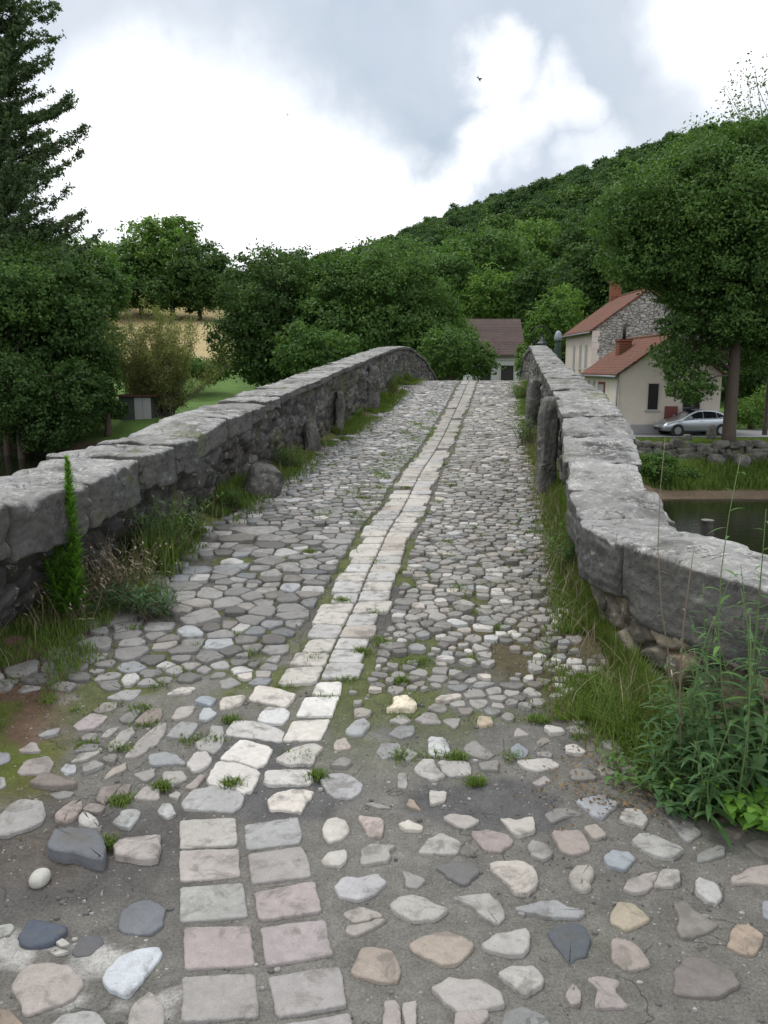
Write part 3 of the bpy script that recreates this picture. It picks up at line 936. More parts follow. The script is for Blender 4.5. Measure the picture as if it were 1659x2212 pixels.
def build_base(traced):
    """mortar and earth bed of the path"""
    ys = np.concatenate([np.arange(1.0, 6.0, .014), np.arange(6.0, 12, .03), np.arange(12, 24, .06), np.arange(24, 60, .5)])
    nu = 260
    u = np.linspace(0, 1, nu)
    Xl = np.where(ys < 4.0, -3.4, xl(ys) - .12)
    Xl = np.where(ys < 4.6, np.interp(ys, [4.0, 4.6], [-3.4, float(xl(4.6)) - .12]), Xl)
    Xr = np.where(ys < 4.4, np.interp(ys, [2.8, 3.4, 4.4], [3.2, 1.9, 1.42]), xr(ys) + .12)
    X = Xl[:, None] + (Xr - Xl)[:, None] * u[None, :]
    Y = np.repeat(ys[:, None], nu, 1)
    Z = road_z(Y)
    side = X - np.interp(Y, SEAM[0], SEAM[1])
    wl = X - xl(Y); wr = xr(np.maximum(Y, 4.35)) - X
    far = sstep(3.2, 5.0, Y)
    Z = Z - .012 * far
    Z = Z + .007 * fbm(X * 3.2, Y * 3.2) + .006 * fbm(X * 14, Y * 14, s=4) + .0036 * fbm(X * 50, Y * 50, s=9, o=3)
    e = np.minimum(np.where(Y > 3.6, wl, 9), np.where(Y > 4.0, wr, 9))
    Z = Z + .05 * (1 - sstep(-.02, .35, e))
    # colours
    n = fbm(X * 1.3, Y * 1.3, s=2)[..., None]; n2 = fbm(X * 6, Y * 6, s=6)[..., None]
    mort = np.array([.192, .186, .166]); grey = np.array([.115, .118, .120]); soil = np.array([.135, .085, .055]); moss = np.array([.125, .155, .035]); lime = np.array([.50, .49, .46]); dk = np.array([.105, .10, .088])
    C = np.ones(X.shape + (3,)) * mort
    C = C * (1 + .18 * n)
    def blend(c, col, f): return c * (1 - f[..., None]) + col * f[..., None]
    def bl(x, y, r, ax=1.):
        d = np.hypot((X - x) / ax, Y - y) + r * .35 * fbm(X * 7, Y * 7, s=12)
        return 1 - sstep(r * .6, r, d)
    gx, gy = on_road(150, 1850); C = blend(C, np.array([.118, .112, .106]), bl(gx, gy, .38, 1.5))
    gx, gy = on_road(80, 1850); C = blend(C, np.array([.14, .125, .105]), .6 * bl(gx, gy, .2, 1.2))
    for a, b, r, ax in [(120, 2085, .10, 2.), (250, 2070, .055, 2.6), (370, 2040, .06, 1.7), (60, 2120, .09, 1.8), (360, 2140, .07, 1.), (200, 2155, .08, 1.6), (20, 2040, .08, 2), (330, 2180, .06, 1.2)]:
        gx, gy = on_road(a, b); f = bl(gx, gy, r, ax)
        f = f * sstep(-.12, .12, fbm(X * 11, Y * 11, s=77, o=5)); C = blend(C, lime * .9, f * .85); Z = Z + .0015 * f
    for a, b, r, ax in [(1060, 1740, .19, 2.0), (1000, 1420, .32, .7), (640, 1720, .2, 1.5), (560, 1640, .18, 1.2)]:
        gx, gy = on_road(a, b); C = blend(C, np.array([.118, .118, .118]), bl(gx, gy, r, ax) * .9)
    C = blend(C, grey, (side > 0) * sstep(2.7, 3.4, Y) * .4 * (1 - sstep(5, 7, Y)))
    # joints of the cobbled part are dark earth
    C = blend(C, dk, sstep(3.5, 4.6, Y) * .75)
    mo = sstep(.02, .35, n[..., 0] * .7 + n2[..., 0] * .6 + .08) * sstep(2.7, 3.6, Y)
    C = blend(C, moss * .75, mo * .8)
    we = (1 - sstep(.05, .42, e + .30 * fbm(X * 3, Y * 3, s=17)))
    C = blend(C, moss, we * .85)
    we2 = (1 - sstep(.0, .30, e + .25 * fbm(X * 2.2, Y * 2.2, s=27))) * sstep(-.1, .15, fbm(X * 1.1, Y * 1.1, s=33))
    C = blend(C, soil, we2 * .8)
    # earth on the near left beside the wall, leaf litter near right
    lf = (1 - sstep(-1.42, -1.20, X + .10 * fbm(X * 4, Y * 4, s=3) + .28 * (Y - 2.9))) * sstep(2.6, 2.9, Y) * (1 - sstep(4.4, 5.5, Y))
    C = blend(C, np.array([.15, .10, .068]), lf)
    C = blend(C, moss * .85, lf * sstep(-.05, .3, fbm(X * 2.6, Y * 2.6, s=44)))
    rf = sstep(.95, 1.15, X + .12 * fbm(X * 4, Y * 4, s=5) - .55 * (2.95 - Y)) * sstep(2.45, 2.6, Y + .1 * n2[..., 0]) * (1 - sstep(4.2, 5, Y))
    C = blend(C, np.array([.10, .085, .05]), rf)
    C = blend(C, moss * .7, rf * sstep(-.1, .3, fbm(X * 3, Y * 3, s=45)))
    gm = sstep(.0, .5, fbm(X * 1.7, Y * 1.7, s=71)) * sstep(.2, .9, X) * (1 - sstep(2.6, 3.2, Y))
    C = blend(C, np.array([.115, .125, .075]), gm * .5)
    ny = len(ys)
    V = np.stack([X.ravel(), Y.ravel(), Z.ravel()], 1)
    i = np.arange(nu * ny).reshape(ny, nu)
    Fc = np.stack([i[:-1, :-1].ravel(), i[:-1, 1:].ravel(), i[1:, 1:].ravel(), i[1:, :-1].ravel()], 1)
    me = np_mesh('path', V, Fc, True)
    set_color(me, 'tint', C.reshape(-1, 3))
    o = link('path', me, M['mortar']); o['kind'] = 'structure'
    return o

_rv = np.random.default_rng(3).random(5000)
SEAM = seam_line()
build_terrain(); build_water()
S_, T_, traced = build_paving()
path = build_base(traced)
S_.build('cobblestones', path)
T_.build('sett_strip', path)
# ------------------------------------------------------------------ rocks and parapets
def box_surface(n):
    """unit cube surface grid (verts in [-1,1]^3, quads), welded"""
    vs = {}; out = []; fs = []
    def vid(p):
        k = tuple(np.round(p, 5))
        if k not in vs: vs[k] = len(out); out.append(k)
        return vs[k]
    g = np.linspace(-1, 1, n + 1)
    for ax in range(3):
        for sg in (-1, 1):
            for i in range(n):
                for j in range(n):
                    q = []
                    for a, b in ((i, j), (i + 1, j), (i + 1, j + 1), (i, j + 1)):
                        p = [0, 0, 0]; p[ax] = sg; p[(ax + 1) % 3] = g[a]; p[(ax + 2) % 3] = g[b]
                        q.append(vid(p))
                    fs.append(q if sg > 0 else q[::-1])
    return np.array(out), np.array(fs)

_BS = {}
def rock_verts(dims, n=14, power=7, seed=0, amp=.03, chip=.04):
    """rounded, chipped block centred on the origin"""
    if n not in _BS: _BS[n] = box_surface(n)
    p, f = _BS[n]
    L = (np.abs(p) ** power).sum(1) ** (1 / power)
    q = p / L[:, None]
    d = np.array(dims) / 2
    v = q * d
    nrm = q ** 3; nrm /= np.linalg.norm(nrm, axis=1)[:, None]
    m = min(dims)
    a = v / .35 + seed * 7.3
    dsp = amp * fbm(a[:, 0], a[:, 1], a[:, 2], 4, seed)
    ch = fbm(a[:, 0] * 1.7, a[:, 1] * 1.7, a[:, 2] * 1.7, 3, seed + 5)
    edge = np.sort(np.abs(p), axis=1)[:, 1]
    dsp = dsp - chip * sstep(.05, .55, ch) * edge ** 3
    return v + nrm * dsp[:, None], f

def rock(name, mat, loc, dims, rot=(0, 0, 0), seed=0, parent=None, **kw):
    v, f = rock_verts(dims, seed=seed, **kw)
    me = np_mesh(name, v, f, True)
    o = link(name, me, mat, parent)
    o.location = loc; o.rotation_euler = rot
    return o

class WallPath:
    """polyline frame: inner top edge, top height, thickness and base offset by arc length"""
    def __init__(self, rows, side):
        r = np.array(rows, float)   # x, y, ztop, thick, base shift
        self.r = r; self.side = side
        self.s = np.concatenate([[0], np.cumsum(np.hypot(np.diff(r[:, 0]), np.diff(r[:, 1])))])
        self.L = self.s[-1]
    def get(self, s):
        f = lambda k: np.interp(s, self.s, self.r[:, k])
        return f(0), f(1), f(2), f(3), f(4)
    def normal(self, s):
        e = .12
        x0, y0 = self.get(s - e)[:2]; x1, y1 = self.get(s + e)[:2]
        dx, dy = x1 - x0, y1 - y0
        l = np.maximum(np.hypot(dx, dy), 1e-6)
        return (-dy / l * self.side, dx / l * self.side)
    def s_at_y(self, y, lo=0):
        m = np.arange(lo, len(self.s))
        return float(np.interp(y, self.r[m, 1], self.s[m]))

def zt(y, h): return float(road_z(y)) + h
LROWS = []
for y, h, th in [(1.4, .80, .62), (3.9, .81, .62), (4.7, .79, .62), (5.4, .77, .62), (6, .77, .6), (7.2, .79, .56), (8.3, .85, .52), (9.6, .9, .48), (12, .98, .46), (14.5, 1.0, .45), (17, .98, .44), (18.6, .92, .44), (19.7, .885, .44), (21, .88, .44), (25, .9, .44), (30, .9, .44), (36, .9, .44)]:
    x = -2.5 + .15 * y + (0.02 if y > 19 else 0)
    LROWS.append((x, y, zt(y, h), th, float(xl(y)) - x))
LP = WallPath(LROWS, 1)
RROWS = [(2.75, 1.55, .70, .46, -.08), (2.05, 2.35, .72, .46, -.1), (1.56, 3.08, .74, .46, -.09), (1.22, 3.92, .745, .46, .00), (1.14, 4.35, .745, .46, .12)]
for y, h, th, x in [(5, .66, .46, 1.19), (6, .77, .45, 1.40), (7, .88, .44, 1.60), (8, .95, .43, 1.74), (10.2, 1.0, .42, 2.06), (13.4, 1.0, .40, 2.56), (17.5, .97, .38, 3.2), (18.9, .93, .38, 3.40), (24, .9, .38, 4.12), (30, .9, .38, 5.02), (36, .9, .38, 5.95)]:
    RROWS.append((x, y, zt(y, h), th, max(-.02, float(xr(y)) - x)))
RP = WallPath(RROWS, -1)

def add_rand_variation(mat, lo, hi):
    t = NT(mat); b = t.n['Principled BSDF']
    src = b.inputs['Base Color'].links[0].from_socket
    r = t.n.new('ShaderNodeObjectInfo').outputs['Random']
    t.l.new(t.mix(1., src, t.mr(r, 0, 1, lo, hi, False), 'MULTIPLY'), b.inputs['Base Color'])
add_rand_variation(M['coping'], .86, 1.16)

def parapet(WP, bounds, cap, name, label, seed, near_dark):
    root = empty(name, (float(WP.get(bounds[0][0])[0]), float(WP.get(bounds[0][0])[1]), 0))
    tag(root, label, 'wall', 'stone parapets of the bridge')
    inv = root.location.copy()
    def put(me_verts): return me_verts - np.array(inv)
    # coping stones
    for k, (s0, s1) in enumerate(bounds):
        sm = (s0 + s1) / 2
        x, y, z, th, bs = [float(a) for a in WP.get(sm)]
        near = y < 9
        ch = cap(sm)
        big = (s1 - s0) > .75 and y < 4.5
        n = 26 if y < 6.5 else (14 if y < 12 else 7)
        g = .010 if near else .004
        v, f = rock_verts((s1 - s0 - g, 2, 2), n=n, power=26 if near else 30, seed=seed + k, amp=0, chip=0)
        a, b, c = v.T
        s = sm + a
        # overhang differs from stone to stone
        rr = np.random.default_rng(seed * 100 + k).random(6)
        oi = .015 + .04 * rr[0] * (1 if near else .3); oo = .0 + .07 * rr[1] * (1 if near else .3)
        X, Y, Z, TH, BS = WP.get(s)
        nx, ny = WP.normal(s)
        t = (b + 1) / 2
        off = -oi + t * (TH + oi + oo)
        # thickness and tilt
        hh = ch * (1 + .25 * (rr[2] - .5))
        lift = .05 * (rr[3] - .5) if near and WP.side > 0 else .016 * (rr[3] - .5)
        zz = Z + lift + (c - 1) / 2 * hh + (rr[4] - .5) * .05 * a / max(s1 - s0, .1) * (2 if near and WP.side > 0 else .5)
        zz = zz - .009 * (2 * t - 1) ** 2 * np.clip(c, 0, 1) * (1 if near else .5)
        P3 = np.stack([X + nx * off, Y + ny * off, zz], 1)
        am = .026 if near else .016
        q = P3 / .30 + seed
        # displacement direction: outward from the stone's centre line
        cen = P3.mean(0); dirv = np.stack([nx * b, ny * b, c], 1); dirv += 1e-6
        dirv /= np.linalg.norm(dirv, axis=1)[:, None]
        ns = fbm(q[:, 0], q[:, 1], q[:, 2], 4, seed + k) * am + .012 * fbm(q[:, 0] * 2.6, q[:, 1] * 2.6, q[:, 2] * 2.6, 3, seed + k + 7) + .012 * fbm(q[:, 0] * 5, q[:, 1] * 5, q[:, 2] * 5, 3, seed + k)
        u = np.stack([2 * a / (s1 - s0), b, c], 1)
        edge = np.sort(np.abs(u), axis=1)[:, 1]
        chipn = sstep(.05, .5, fbm(q[:, 0] * 1.8, q[:, 1] * 1.8, q[:, 2] * 1.8, 3, seed + k + 50))
        lam = fbm(q[:, 0] * .5, q[:, 1] * .5, zz * 26 + seed, 3, seed + k + 9) * (1 - np.abs(c) ** 6)
        P3 = P3 + np.stack([nx * b, ny * b, 0 * b], 1) * (lam * .008 * (np.abs(b) > .98))[:, None]
        P3 = P3 + dirv * (ns - .06 * chipn * edge ** 8 * (1 if near else .6))[:, None]
        me = np_mesh('coping_stone', put(P3), f, True)
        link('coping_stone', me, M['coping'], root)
    # rubble masonry under the copings: both faces displaced stone by stone
    ss = [0.]
    while ss[-1] < WP.L:
        y = float(WP.get(ss[-1])[1])
        ss.append(ss[-1] + (.016 if y < 7 else (.03 if y < 12 else .07)))
    ss = np.array(ss[:-1] + [WP.L])
    def face(inner, nz, zlow):
        tz = np.linspace(0, 1, nz)
        S, T = np.meshgrid(ss, tz, indexing='ij')
        X, Y, Z, TH, BS = WP.get(S)
        nx, ny = WP.normal(S)
        cp_ = np.array([cap(v) for v in ss])[:, None]
        ztop = Z - cp_ * .7
        gz = np.where(Y < 3.0, 0, road_z(Y)) - .10
        zb = gz if inner else gz * 0 + zlow
        zz = zb + (ztop - zb) * T
        off = (BS * (1 - T) * (-1 if inner else 0)) if inner else TH - .02
        if inner:
            off = -BS * 0 + 0
            sh = BS * (1 - T)
            bx, by = sh, 0 * sh       # batter is measured along +x
        else:
            bx = by = 0 * S
        u = S / .21; w = zz / .145
        uu = u + .35 * vnoise(u * .8, w * .8, s=seed); ww = w + .25 * vnoise(u * .8 + 9, w * .8, s=seed + 1)
        f1, f2, cid = voro(uu, ww, seed + 2)
        e = f2 - f1
        rec = .045 * (1 - sstep(.0, .22, e)) - .05 * (cid - .5)
        rec = rec + .028 * fbm(S * 7, zz * 7, o=4, s=seed + 3) + .012 * fbm(S * 30, zz * 30, o=3, s=seed + 4) + .04 * fbm(S * 1.5, zz * 1.5, o=2, s=seed + 6)
        rec = np.clip(rec + (.03 if inner else .02) - (.04 * (1 - sstep(3.9, 4.6, Y)) if WP.side < 0 else 0), -.04, .16)
        d = rec if inner else -rec
        off = (0 if inner else TH) + d
        P3 = np.stack([X + bx + nx * off, Y + by + ny * off, zz], -1)
        tone = (.075 if WP.side > 0 else .10) + .08 * cid + .03 * fbm(S * 3, zz * 3, s=seed + 8)
        warm = sstep(.55, .8, _h(np.floor(cid * 999), np.floor(cid * 777), cid * 0))
        col = np.stack([tone * (1 + .12 * warm), tone, tone * (.96 - .12 * warm)], -1)
        j = (1 - sstep(.02, .14, e))[..., None]
        col = col * (1 - j * .6) + np.array([.035, .032, .025]) * j * .6
        if WP.side < 0:
            k = (1 - sstep(4.2, 5.4, Y))[..., None]
            col = col * (1 - k) + col * np.array([1.5, 1.35, 1.08]) * k
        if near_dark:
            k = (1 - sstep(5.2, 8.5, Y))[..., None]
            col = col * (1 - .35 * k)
        return P3, col
    nz = 44
    Pi, Ci = face(True, nz, 0)
    Po, Co = face(False, 26, -1.6)
    ns = len(ss)
    V = np.vstack([Pi.reshape(-1, 3), Po.reshape(-1, 3)])
    C = np.vstack([Ci.reshape(-1, 3), Co.reshape(-1, 3)])
    i = np.arange(ns * nz).reshape(ns, nz); o = ns * nz + np.arange(ns * 26).reshape(ns, 26)
    def quads(g, fl):
        q = np.stack([g[:-1, :-1].ravel(), g[1:, :-1].ravel(), g[1:, 1:].ravel(), g[:-1, 1:].ravel()], 1)
        return q[:, ::-1] if fl else q
    top = np.stack([i[:-1, -1], i[1:, -1], o[1:, -1], o[:-1, -1]], 1)
    me = np_mesh('masonry', put(V), np.vstack([quads(i, WP.side < 0), quads(o, WP.side > 0), top]), True)
    set_color(me, 'tint', C)
    link('masonry', me, M['coping_side'], root)
    return root

def spans(WP, cuts, end, seed, lo=.45, hi=.75):
    r = random.Random(seed)
    b = list(cuts)
    while b[-1] < end:
        b.append(b[-1] + r.uniform(lo, hi))
    return [(b[i], b[i + 1]) for i in range(len(b) - 1)]

ysL = [1.45, 2.9, 3.95, 4.75, 5.42, 6.0, 6.46, 7.2, 7.85, 8.35]
cutsL = [LP.s_at_y(y) for y in ysL]
capL = lambda s: float(np.interp(LP.get(s)[1], [4, 6.5, 7.4, 9, 14, 20], [.30, .28, .20, .10, .07, .07]))
parapet(LP, spans(LP, cutsL, LP.L - .4, 3, .45, .9), capL, 'bridge_parapet', 'lichened grey stone parapet with big rounded copings, spire plant and dead weeds before it', 3, True)
sc = [0.02, .95, 1.0]
s_end = RP.s[3]
cutsR = [0.02, RP.s[1] - .1, RP.s[3] - .02, RP.s[4] + .12, RP.s[4] + .62, RP.s[4] + 1.25]
capR = lambda s: float(np.interp(s, [0, RP.s[3] - .1, RP.s[3] + .1, RP.s[4] + .3, RP.s[4] + .9, RP.s[4] + 3, RP.s[4] + 9], [.36, .35, .29, .27, .16, .12, .11]))
parapet(RP, spans(RP, cutsR, RP.L - .4, 5, .40, .85), capR, 'bridge_parapet', 'flat-topped grey stone parapet flaring outwards near the thistles, houses seen beyond it', 11, False)

# guard stones along the foot of the parapets
def guard(px, pyb, pyt, dist_from_wall_base, dims, rot, seed, label, name='guard_stone', cat='guard stone', power=5):
    x, y = on_road(px, pyb)
    x += .07 if px < 900 else -.07
    z = float(road_z(y))
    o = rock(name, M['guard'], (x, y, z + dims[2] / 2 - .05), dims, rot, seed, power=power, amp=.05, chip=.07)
    tag(o, label, cat, 'guard stones at the foot of the parapets')
    return o
guard(556, 1072, 1010, 0, (.34, .32, .36), (.2, .3, .5), 4, 'rounded mossy boulder against the foot of the weedy parapet', power=3)
guard(658, 975, 885, 0, (.27, .12, .80), (.0, -.16, 1.1), 9, 'leaning flat upright slab against the weedy parapet, beyond the mossy boulder')
guard(722, 938, 880, 0, (.14, .14, .70), (.02, .03, .4), 12, 'thin dark upright post against the parapet between the leaning slab and the pale post')
guard(796, 888, 808, 0, (.24, .20, .88), (.02, .03, .3), 15, 'pale round-topped upright guard post standing clear of the weedy parapet')
guard(853, 822, 778, 0, (.16, .16, .82), (.02, .02, .3), 18, 'dark slot-like upright post near the top of the rise')
guard(1196, 1068, 886, 0, (.20, .19, 1.02), (-.02, .04, .2), 21, 'tall lichened guard post standing against the flat-topped parapet', power=5)
guard(1160, 930, 845, 0, (.20, .18, .84), (.03, .05, .2), 24, 'brownish short guard post behind the tall lichened one')
0 and guard(1143, 862, 800, 0, (.18, .18, .80), (.02, -.03, .2), 28, 'small far guard post half hidden by weeds, farthest along the flat-topped parapet')

# bridge body under the deck
def build_bridge_body():
    root = empty('stone_bridge', (1, 20, -5))
    tag(root, 'arched masonry body carrying the cobbled path over the dark river', 'bridge')
    off = np.array(root.location)
    ys = np.linspace(2.6, 37, 140)
    def bottom(y):
        z = -6.2
        for c, w, h in ((13.5, 4.4, 4.0), (25, 5.6, 4.6)):
            t = abs(y - c) / w
            if t < 1: z = max(z, -5.6 + h * math.sqrt(1 - t * t))
        return z
    V = []; 
    for y in ys:
        a = float(np.interp(y, LP.r[:, 1], LP.r[:, 0])) - .44; b = float(np.interp(y, RP.r[4:, 1], RP.r[4:, 0])) + .34
        if y < 4.4: b = 1.45
        t = float(road_z(y)) - .14; bo = bottom(y)
        V += [(a, y, t), (b, y, t), (b, y, bo), (a, y, bo)]
    F = []
    for i in range(len(ys) - 1):
        p, q = 4 * i, 4 * i + 4
        for k in range(4): F.append((p + k, q + k, q + (k + 1) % 4, p + (k + 1) % 4))
    F += [(0, 1, 2, 3)]; n = 4 * (len(ys) - 1); F += [(n + 3, n + 2, n + 1, n)]
    me = np_mesh('arch_masonry', np.array(V) - off, np.array(F))
    set_color(me, 'tint', np.tile([.15, .145, .13], (len(V), 1)))
    link('arch_masonry', me, M['coping_side'], root)
build_bridge_body()

# single egg-shaped pebble
x, y = on_road(87, 1906)
v, f = rock_verts((.062, .080, .05), n=10, power=2.2, seed=3, amp=.004, chip=0)
peb = link('pebble', np_mesh('pebble', v * 1.0, f, True), stone_mat('pale_pebble', base=(.40, .40, .36, 1), bump=.002))
peb.location = (x, y, .014); tag(peb, 'smooth pale egg-shaped pebble lying on bare dark gravel', 'pebble')
# ------------------------------------------------------------------ buildings
def plaster(name, c):
    m, t, b = new_mat(name, rough=.9, spec=.2)
    P = t.pos()
    f = t.math('MULTIPLY', t.math('MULTIPLY_ADD', t.noise(.9, 6, .65, P), .45, .78), t.math('MULTIPLY_ADD', t.noise(14, 5, .7, P), .2, .9))
    t.l.new(t.mix(1., (*c, 1), f, 'MULTIPLY'), b.inputs['Base Color'])
    t.l.new(t.bump(t.noise(30, 5, .7, P), .4, .01), b.inputs['Normal'])
    return m
def roof_mat(name, c1, c2, axis):
    m, t, b = new_mat(name, rough=.85, spec=.25)
    P = t.pos()
    br = t.n.new('ShaderNodeTexBrick'); br.inputs['Scale'].default_value = 1
    br.inputs['Brick Width'].default_value = .28; br.inputs['Row Height'].default_value = .16; br.inputs['Mortar Size'].default_value = .016
    mp = t.node('ShaderNodeMapping'); t.l.new(P, mp.inputs[0])
    mp.inputs['Rotation'].default_value = (0, math.radians(0), math.radians(90))
    sx = t.n.new('ShaderNodeSeparateXYZ'); t.l.new(P, sx.inputs[0])
    cb = t.n.new('ShaderNodeCombineXYZ'); t.l.new(sx.outputs['Y'], cb.inputs[0]); t.l.new(sx.outputs['Z'], cb.inputs[1])
    t.l.new(cb.outputs[0], br.inputs['Vector'])
    br.inputs['Color1'].default_value = (*c1, 1); br.inputs['Color2'].default_value = (*c2, 1); br.inputs['Mortar'].default_value = (c1[0] * .4, c1[1] * .4, c1[2] * .4, 1)
    f = t.math('MULTIPLY_ADD', t.noise(2.2, 6, .7, P), 1.1, .42)
    cc = t.mix(1., br.outputs['Color'], f, 'MULTIPLY')
    ms = t.mr(t.noise(1.1, 6, .7, P), .46, .62)
    cc = t.mix(t.math('MULTIPLY', ms, .55), cc, (.075, .065, .045, 1))
    t.l.new(cc, b.inputs['Base Color'])
    t.l.new(t.bump(br.outputs['Fac'], .6, .02), b.inputs['Normal'])
    return m
M['plaster_pink'] = plaster('plaster_pink', (.62, .54, .49))
M['plaster_cream'] = plaster('plaster_cream', (.62, .565, .49))
M['plinth'] = plaster('plinth', (.33, .33, .33))
M['plaster_white'] = plaster('plaster_white', (.50, .52, .53))
M['roof_red'] = roof_mat('roof_tiles', (.20, .080, .052), (.155, .068, .050), 0)
M['roof_brown'] = roof_mat('roof_sheet', (.115, .080, .075), (.10, .072, .068), 0)
M['glass'] = new_mat('window_glass', (.02, .022, .025, 1), .08, spec=.6)[0]
M['frame'] = new_mat('window_frame', (.45, .44, .42, 1), .6)[0]
M['red_door'] = new_mat('painted_door', (.16, .045, .035, 1), .6)[0]
M['shutter'] = new_mat('grey_shutter', (.30, .31, .31, 1), .6)[0]
M['metal_grey'] = new_mat('zinc', (.22, .23, .24, 1), .5, .6)[0]
M['iron'] = new_mat('wrought_iron', (.03, .03, .03, 1), .55, .4)[0]
M['brick'] = roof_mat('chimney_brick', (.26, .10, .06), (.22, .09, .055), 0)
def rubble_mat():
    m, t, b = new_mat('rubble_gable', rough=.9)
    P = t.pos()
    mp = t.node('ShaderNodeMapping'); t.l.new(P, mp.inputs[0]); mp.inputs['Scale'].default_value = (1, 1, 2.1)
    w = t.n.new('ShaderNodeTexNoise'); w.inputs['Scale'].default_value = 2.; t.l.new(P, w.inputs['Vector'])
    va = t.n.new('ShaderNodeVectorMath'); va.operation = 'MULTIPLY_ADD'; t.l.new(w.outputs[1], va.inputs[0]); va.inputs[1].default_value = (.4, .4, .4); t.l.new(mp.outputs[0], va.inputs[2])
    e = t.vor(2.6, 'DISTANCE_TO_EDGE', va.outputs[0]); c = t.vor(2.6, 'F1', va.outputs[0], 'Color')
    sp = t.n.new('ShaderNodeSeparateColor'); t.l.new(c, sp.inputs[0])
    cc = t.mix(sp.outputs[0], (.27, .25, .235, 1), (.44, .42, .39, 1))
    cc = t.mix(t.mr(e, .015, .075, 1, 0), cc, (.10, .09, .08, 1))
    cc = t.mix(1., cc, t.math('MULTIPLY_ADD', t.noise(9, 6, .7, P), .8, .6), 'MULTIPLY')
    t.l.new(cc, b.inputs['Base Color'])
    t.l.new(t.bump(t.mr(e, 0, .12), .9, .06), b.inputs['Normal'])
    return m
M['rubble'] = rubble_mat()

def gable_house(name, loc, W, D, eave, rise, over, wall_m, roof_m, label, gable_m=None, plinth=.5):
    """local frame: x across the gable, y away from the camera"""
    r = empty(name, loc); tag(r, label, 'house')
    w = MB()
    w.prism([(0, plinth), (W, plinth), (W, eave), (W / 2, eave + rise), (0, eave)], 0, D)
    w.build('wall', wall_m, r)
    p = MB(); p.box(-.04, W + .04, -.04, D + .04, -1.2, plinth); p.build('plinth', M['plinth'], r)
    if gable_m:
        g = MB(); g.prism([(0.02, plinth + .02), (W - .02, plinth + .02), (W - .02, eave - .02), (W / 2, eave + rise - .03), (0.02, eave - .02)], -.06, -.003)
        g.build('gable_wall', gable_m, r)
    t = .14; k = rise / (W / 2)
    for sg in (0, 1):
        a = MB(); f = (lambda x: x) if sg == 0 else (lambda x: W - x)
        pts = [(f(-over), eave - over * k + .02), (f(W / 2), eave + rise + .02), (f(W / 2), eave + rise + .02 + t), (f(-over), eave - over * k + .02 + t)]
        if sg: pts = pts[::-1]
        a.prism(pts, -over * .7, D + over * .7); a.build('roof', roof_m, r)
    rb = MB(); rb.tube([(W / 2, -over * .7 - .02, eave + rise + t), (W / 2, D + over * .7 + .02, eave + rise + t)], .11, 8); rb.build('ridge_tiles', roof_m, r, True)
    g = MB(); g.tube([(-over - .05, -over * .7, eave - over * k - .0), (-over - .05, D + over * .7, eave - over * k - .0)], .07, 8); g.build('gutter', M['metal_grey'], r, True)
    return r

def window(r, x0, x1, z0, z1, y=None, x=None, mat=None, frame=.06, bars=0, name='window'):
    """on the gable (y given, faces -y) or on the long side (x given, faces -x)"""
    def bx(m, a0, a1, b0, b1, d0, d1):
        if x is None: m.box(a0, a1, y + d0, y + d1, b0, b1)
        else: m.box(x + d0, x + d1, a0, a1, b0, b1)
    f = MB()
    bx(f, x0, x0 + frame, z0, z1, -.05, -.002); bx(f, x1 - frame, x1, z0, z1, -.05, -.002)
    bx(f, x0 + frame, x1 - frame, z1 - frame, z1, -.047, -.002); bx(f, x0 + frame, x1 - frame, z0, z0 + frame, -.047, -.002)
    for k in range(bars):
        c = x0 + (x1 - x0) * (k + 1) / (bars + 1); bx(f, c - .025, c + .025, z0 + frame, z1 - frame, -.044, -.002)
    fo = f.build(name, M['frame'], r)
    g = MB(); bx(g, x0 + frame, x1 - frame, z0 + frame, z1 - frame, -.03, -.006); g.build('pane', mat or M['glass'], fo)
    s = MB(); bx(s, x0 - .08, x1 + .08, z0 - .08, z0 - .004, -.12, -.002); s.build('sill', M['plinth'], fo)
    return fo

# near house: low, faces us with a plain gable
GZ = -2.35
B = gable_house('house', (13.75, 47.2, GZ), 6.0, 8.2, 3.55, 2.15, .22, M['plaster_cream'], M['roof_red'], 'low cream plastered house with rust-red roof, right behind the silver car', plinth=.62)
window(B, 1.68, 2.38, 1.45, 3.05, y=0, frame=.05)
window(B, 3.75, 4.85, 1.35, 2.5, y=0, frame=.05)
d = MB(); d.box(2.75, 3.5, -.09, -.045, 0.0, 1.7); d.build('door', M['red_door'], B)
for a, b in ((5.3, 5.75), (6.6, 7.0)): window(B, a, b, 1.3, 3.1, x=0, mat=M['shutter'], frame=.05)
d = MB(); d.box(-.06, -.003, 2.9, 4.4, .64, 3.05); dd = d.build('door', M['red_door'], B)
d = MB(); d.box(-.075, -.062, 3.05, 4.25, 1.7, 2.9); d.build('pane', M['shutter'], dd)
dp = MB(); dp.tube([(-.12, -.10, 3.35), (-.12, -.10, .2)], .055, 8); dp.build('downpipe', M['metal_grey'], B, True)
ch = MB(); ch.box(1.35, 2.15, 5.0, 5.8, 3.6, 5.6); ch.box(1.30, 2.20, 4.95, 5.85, 5.6, 5.72); co_ = ch.build('chimney', M['brick'], B)
ch = MB(); ch.tube([(1.75, 5.4, 5.7), (1.75, 5.4, 6.7)], .11, 8); ch.build('flue', M['iron'], co_, True)
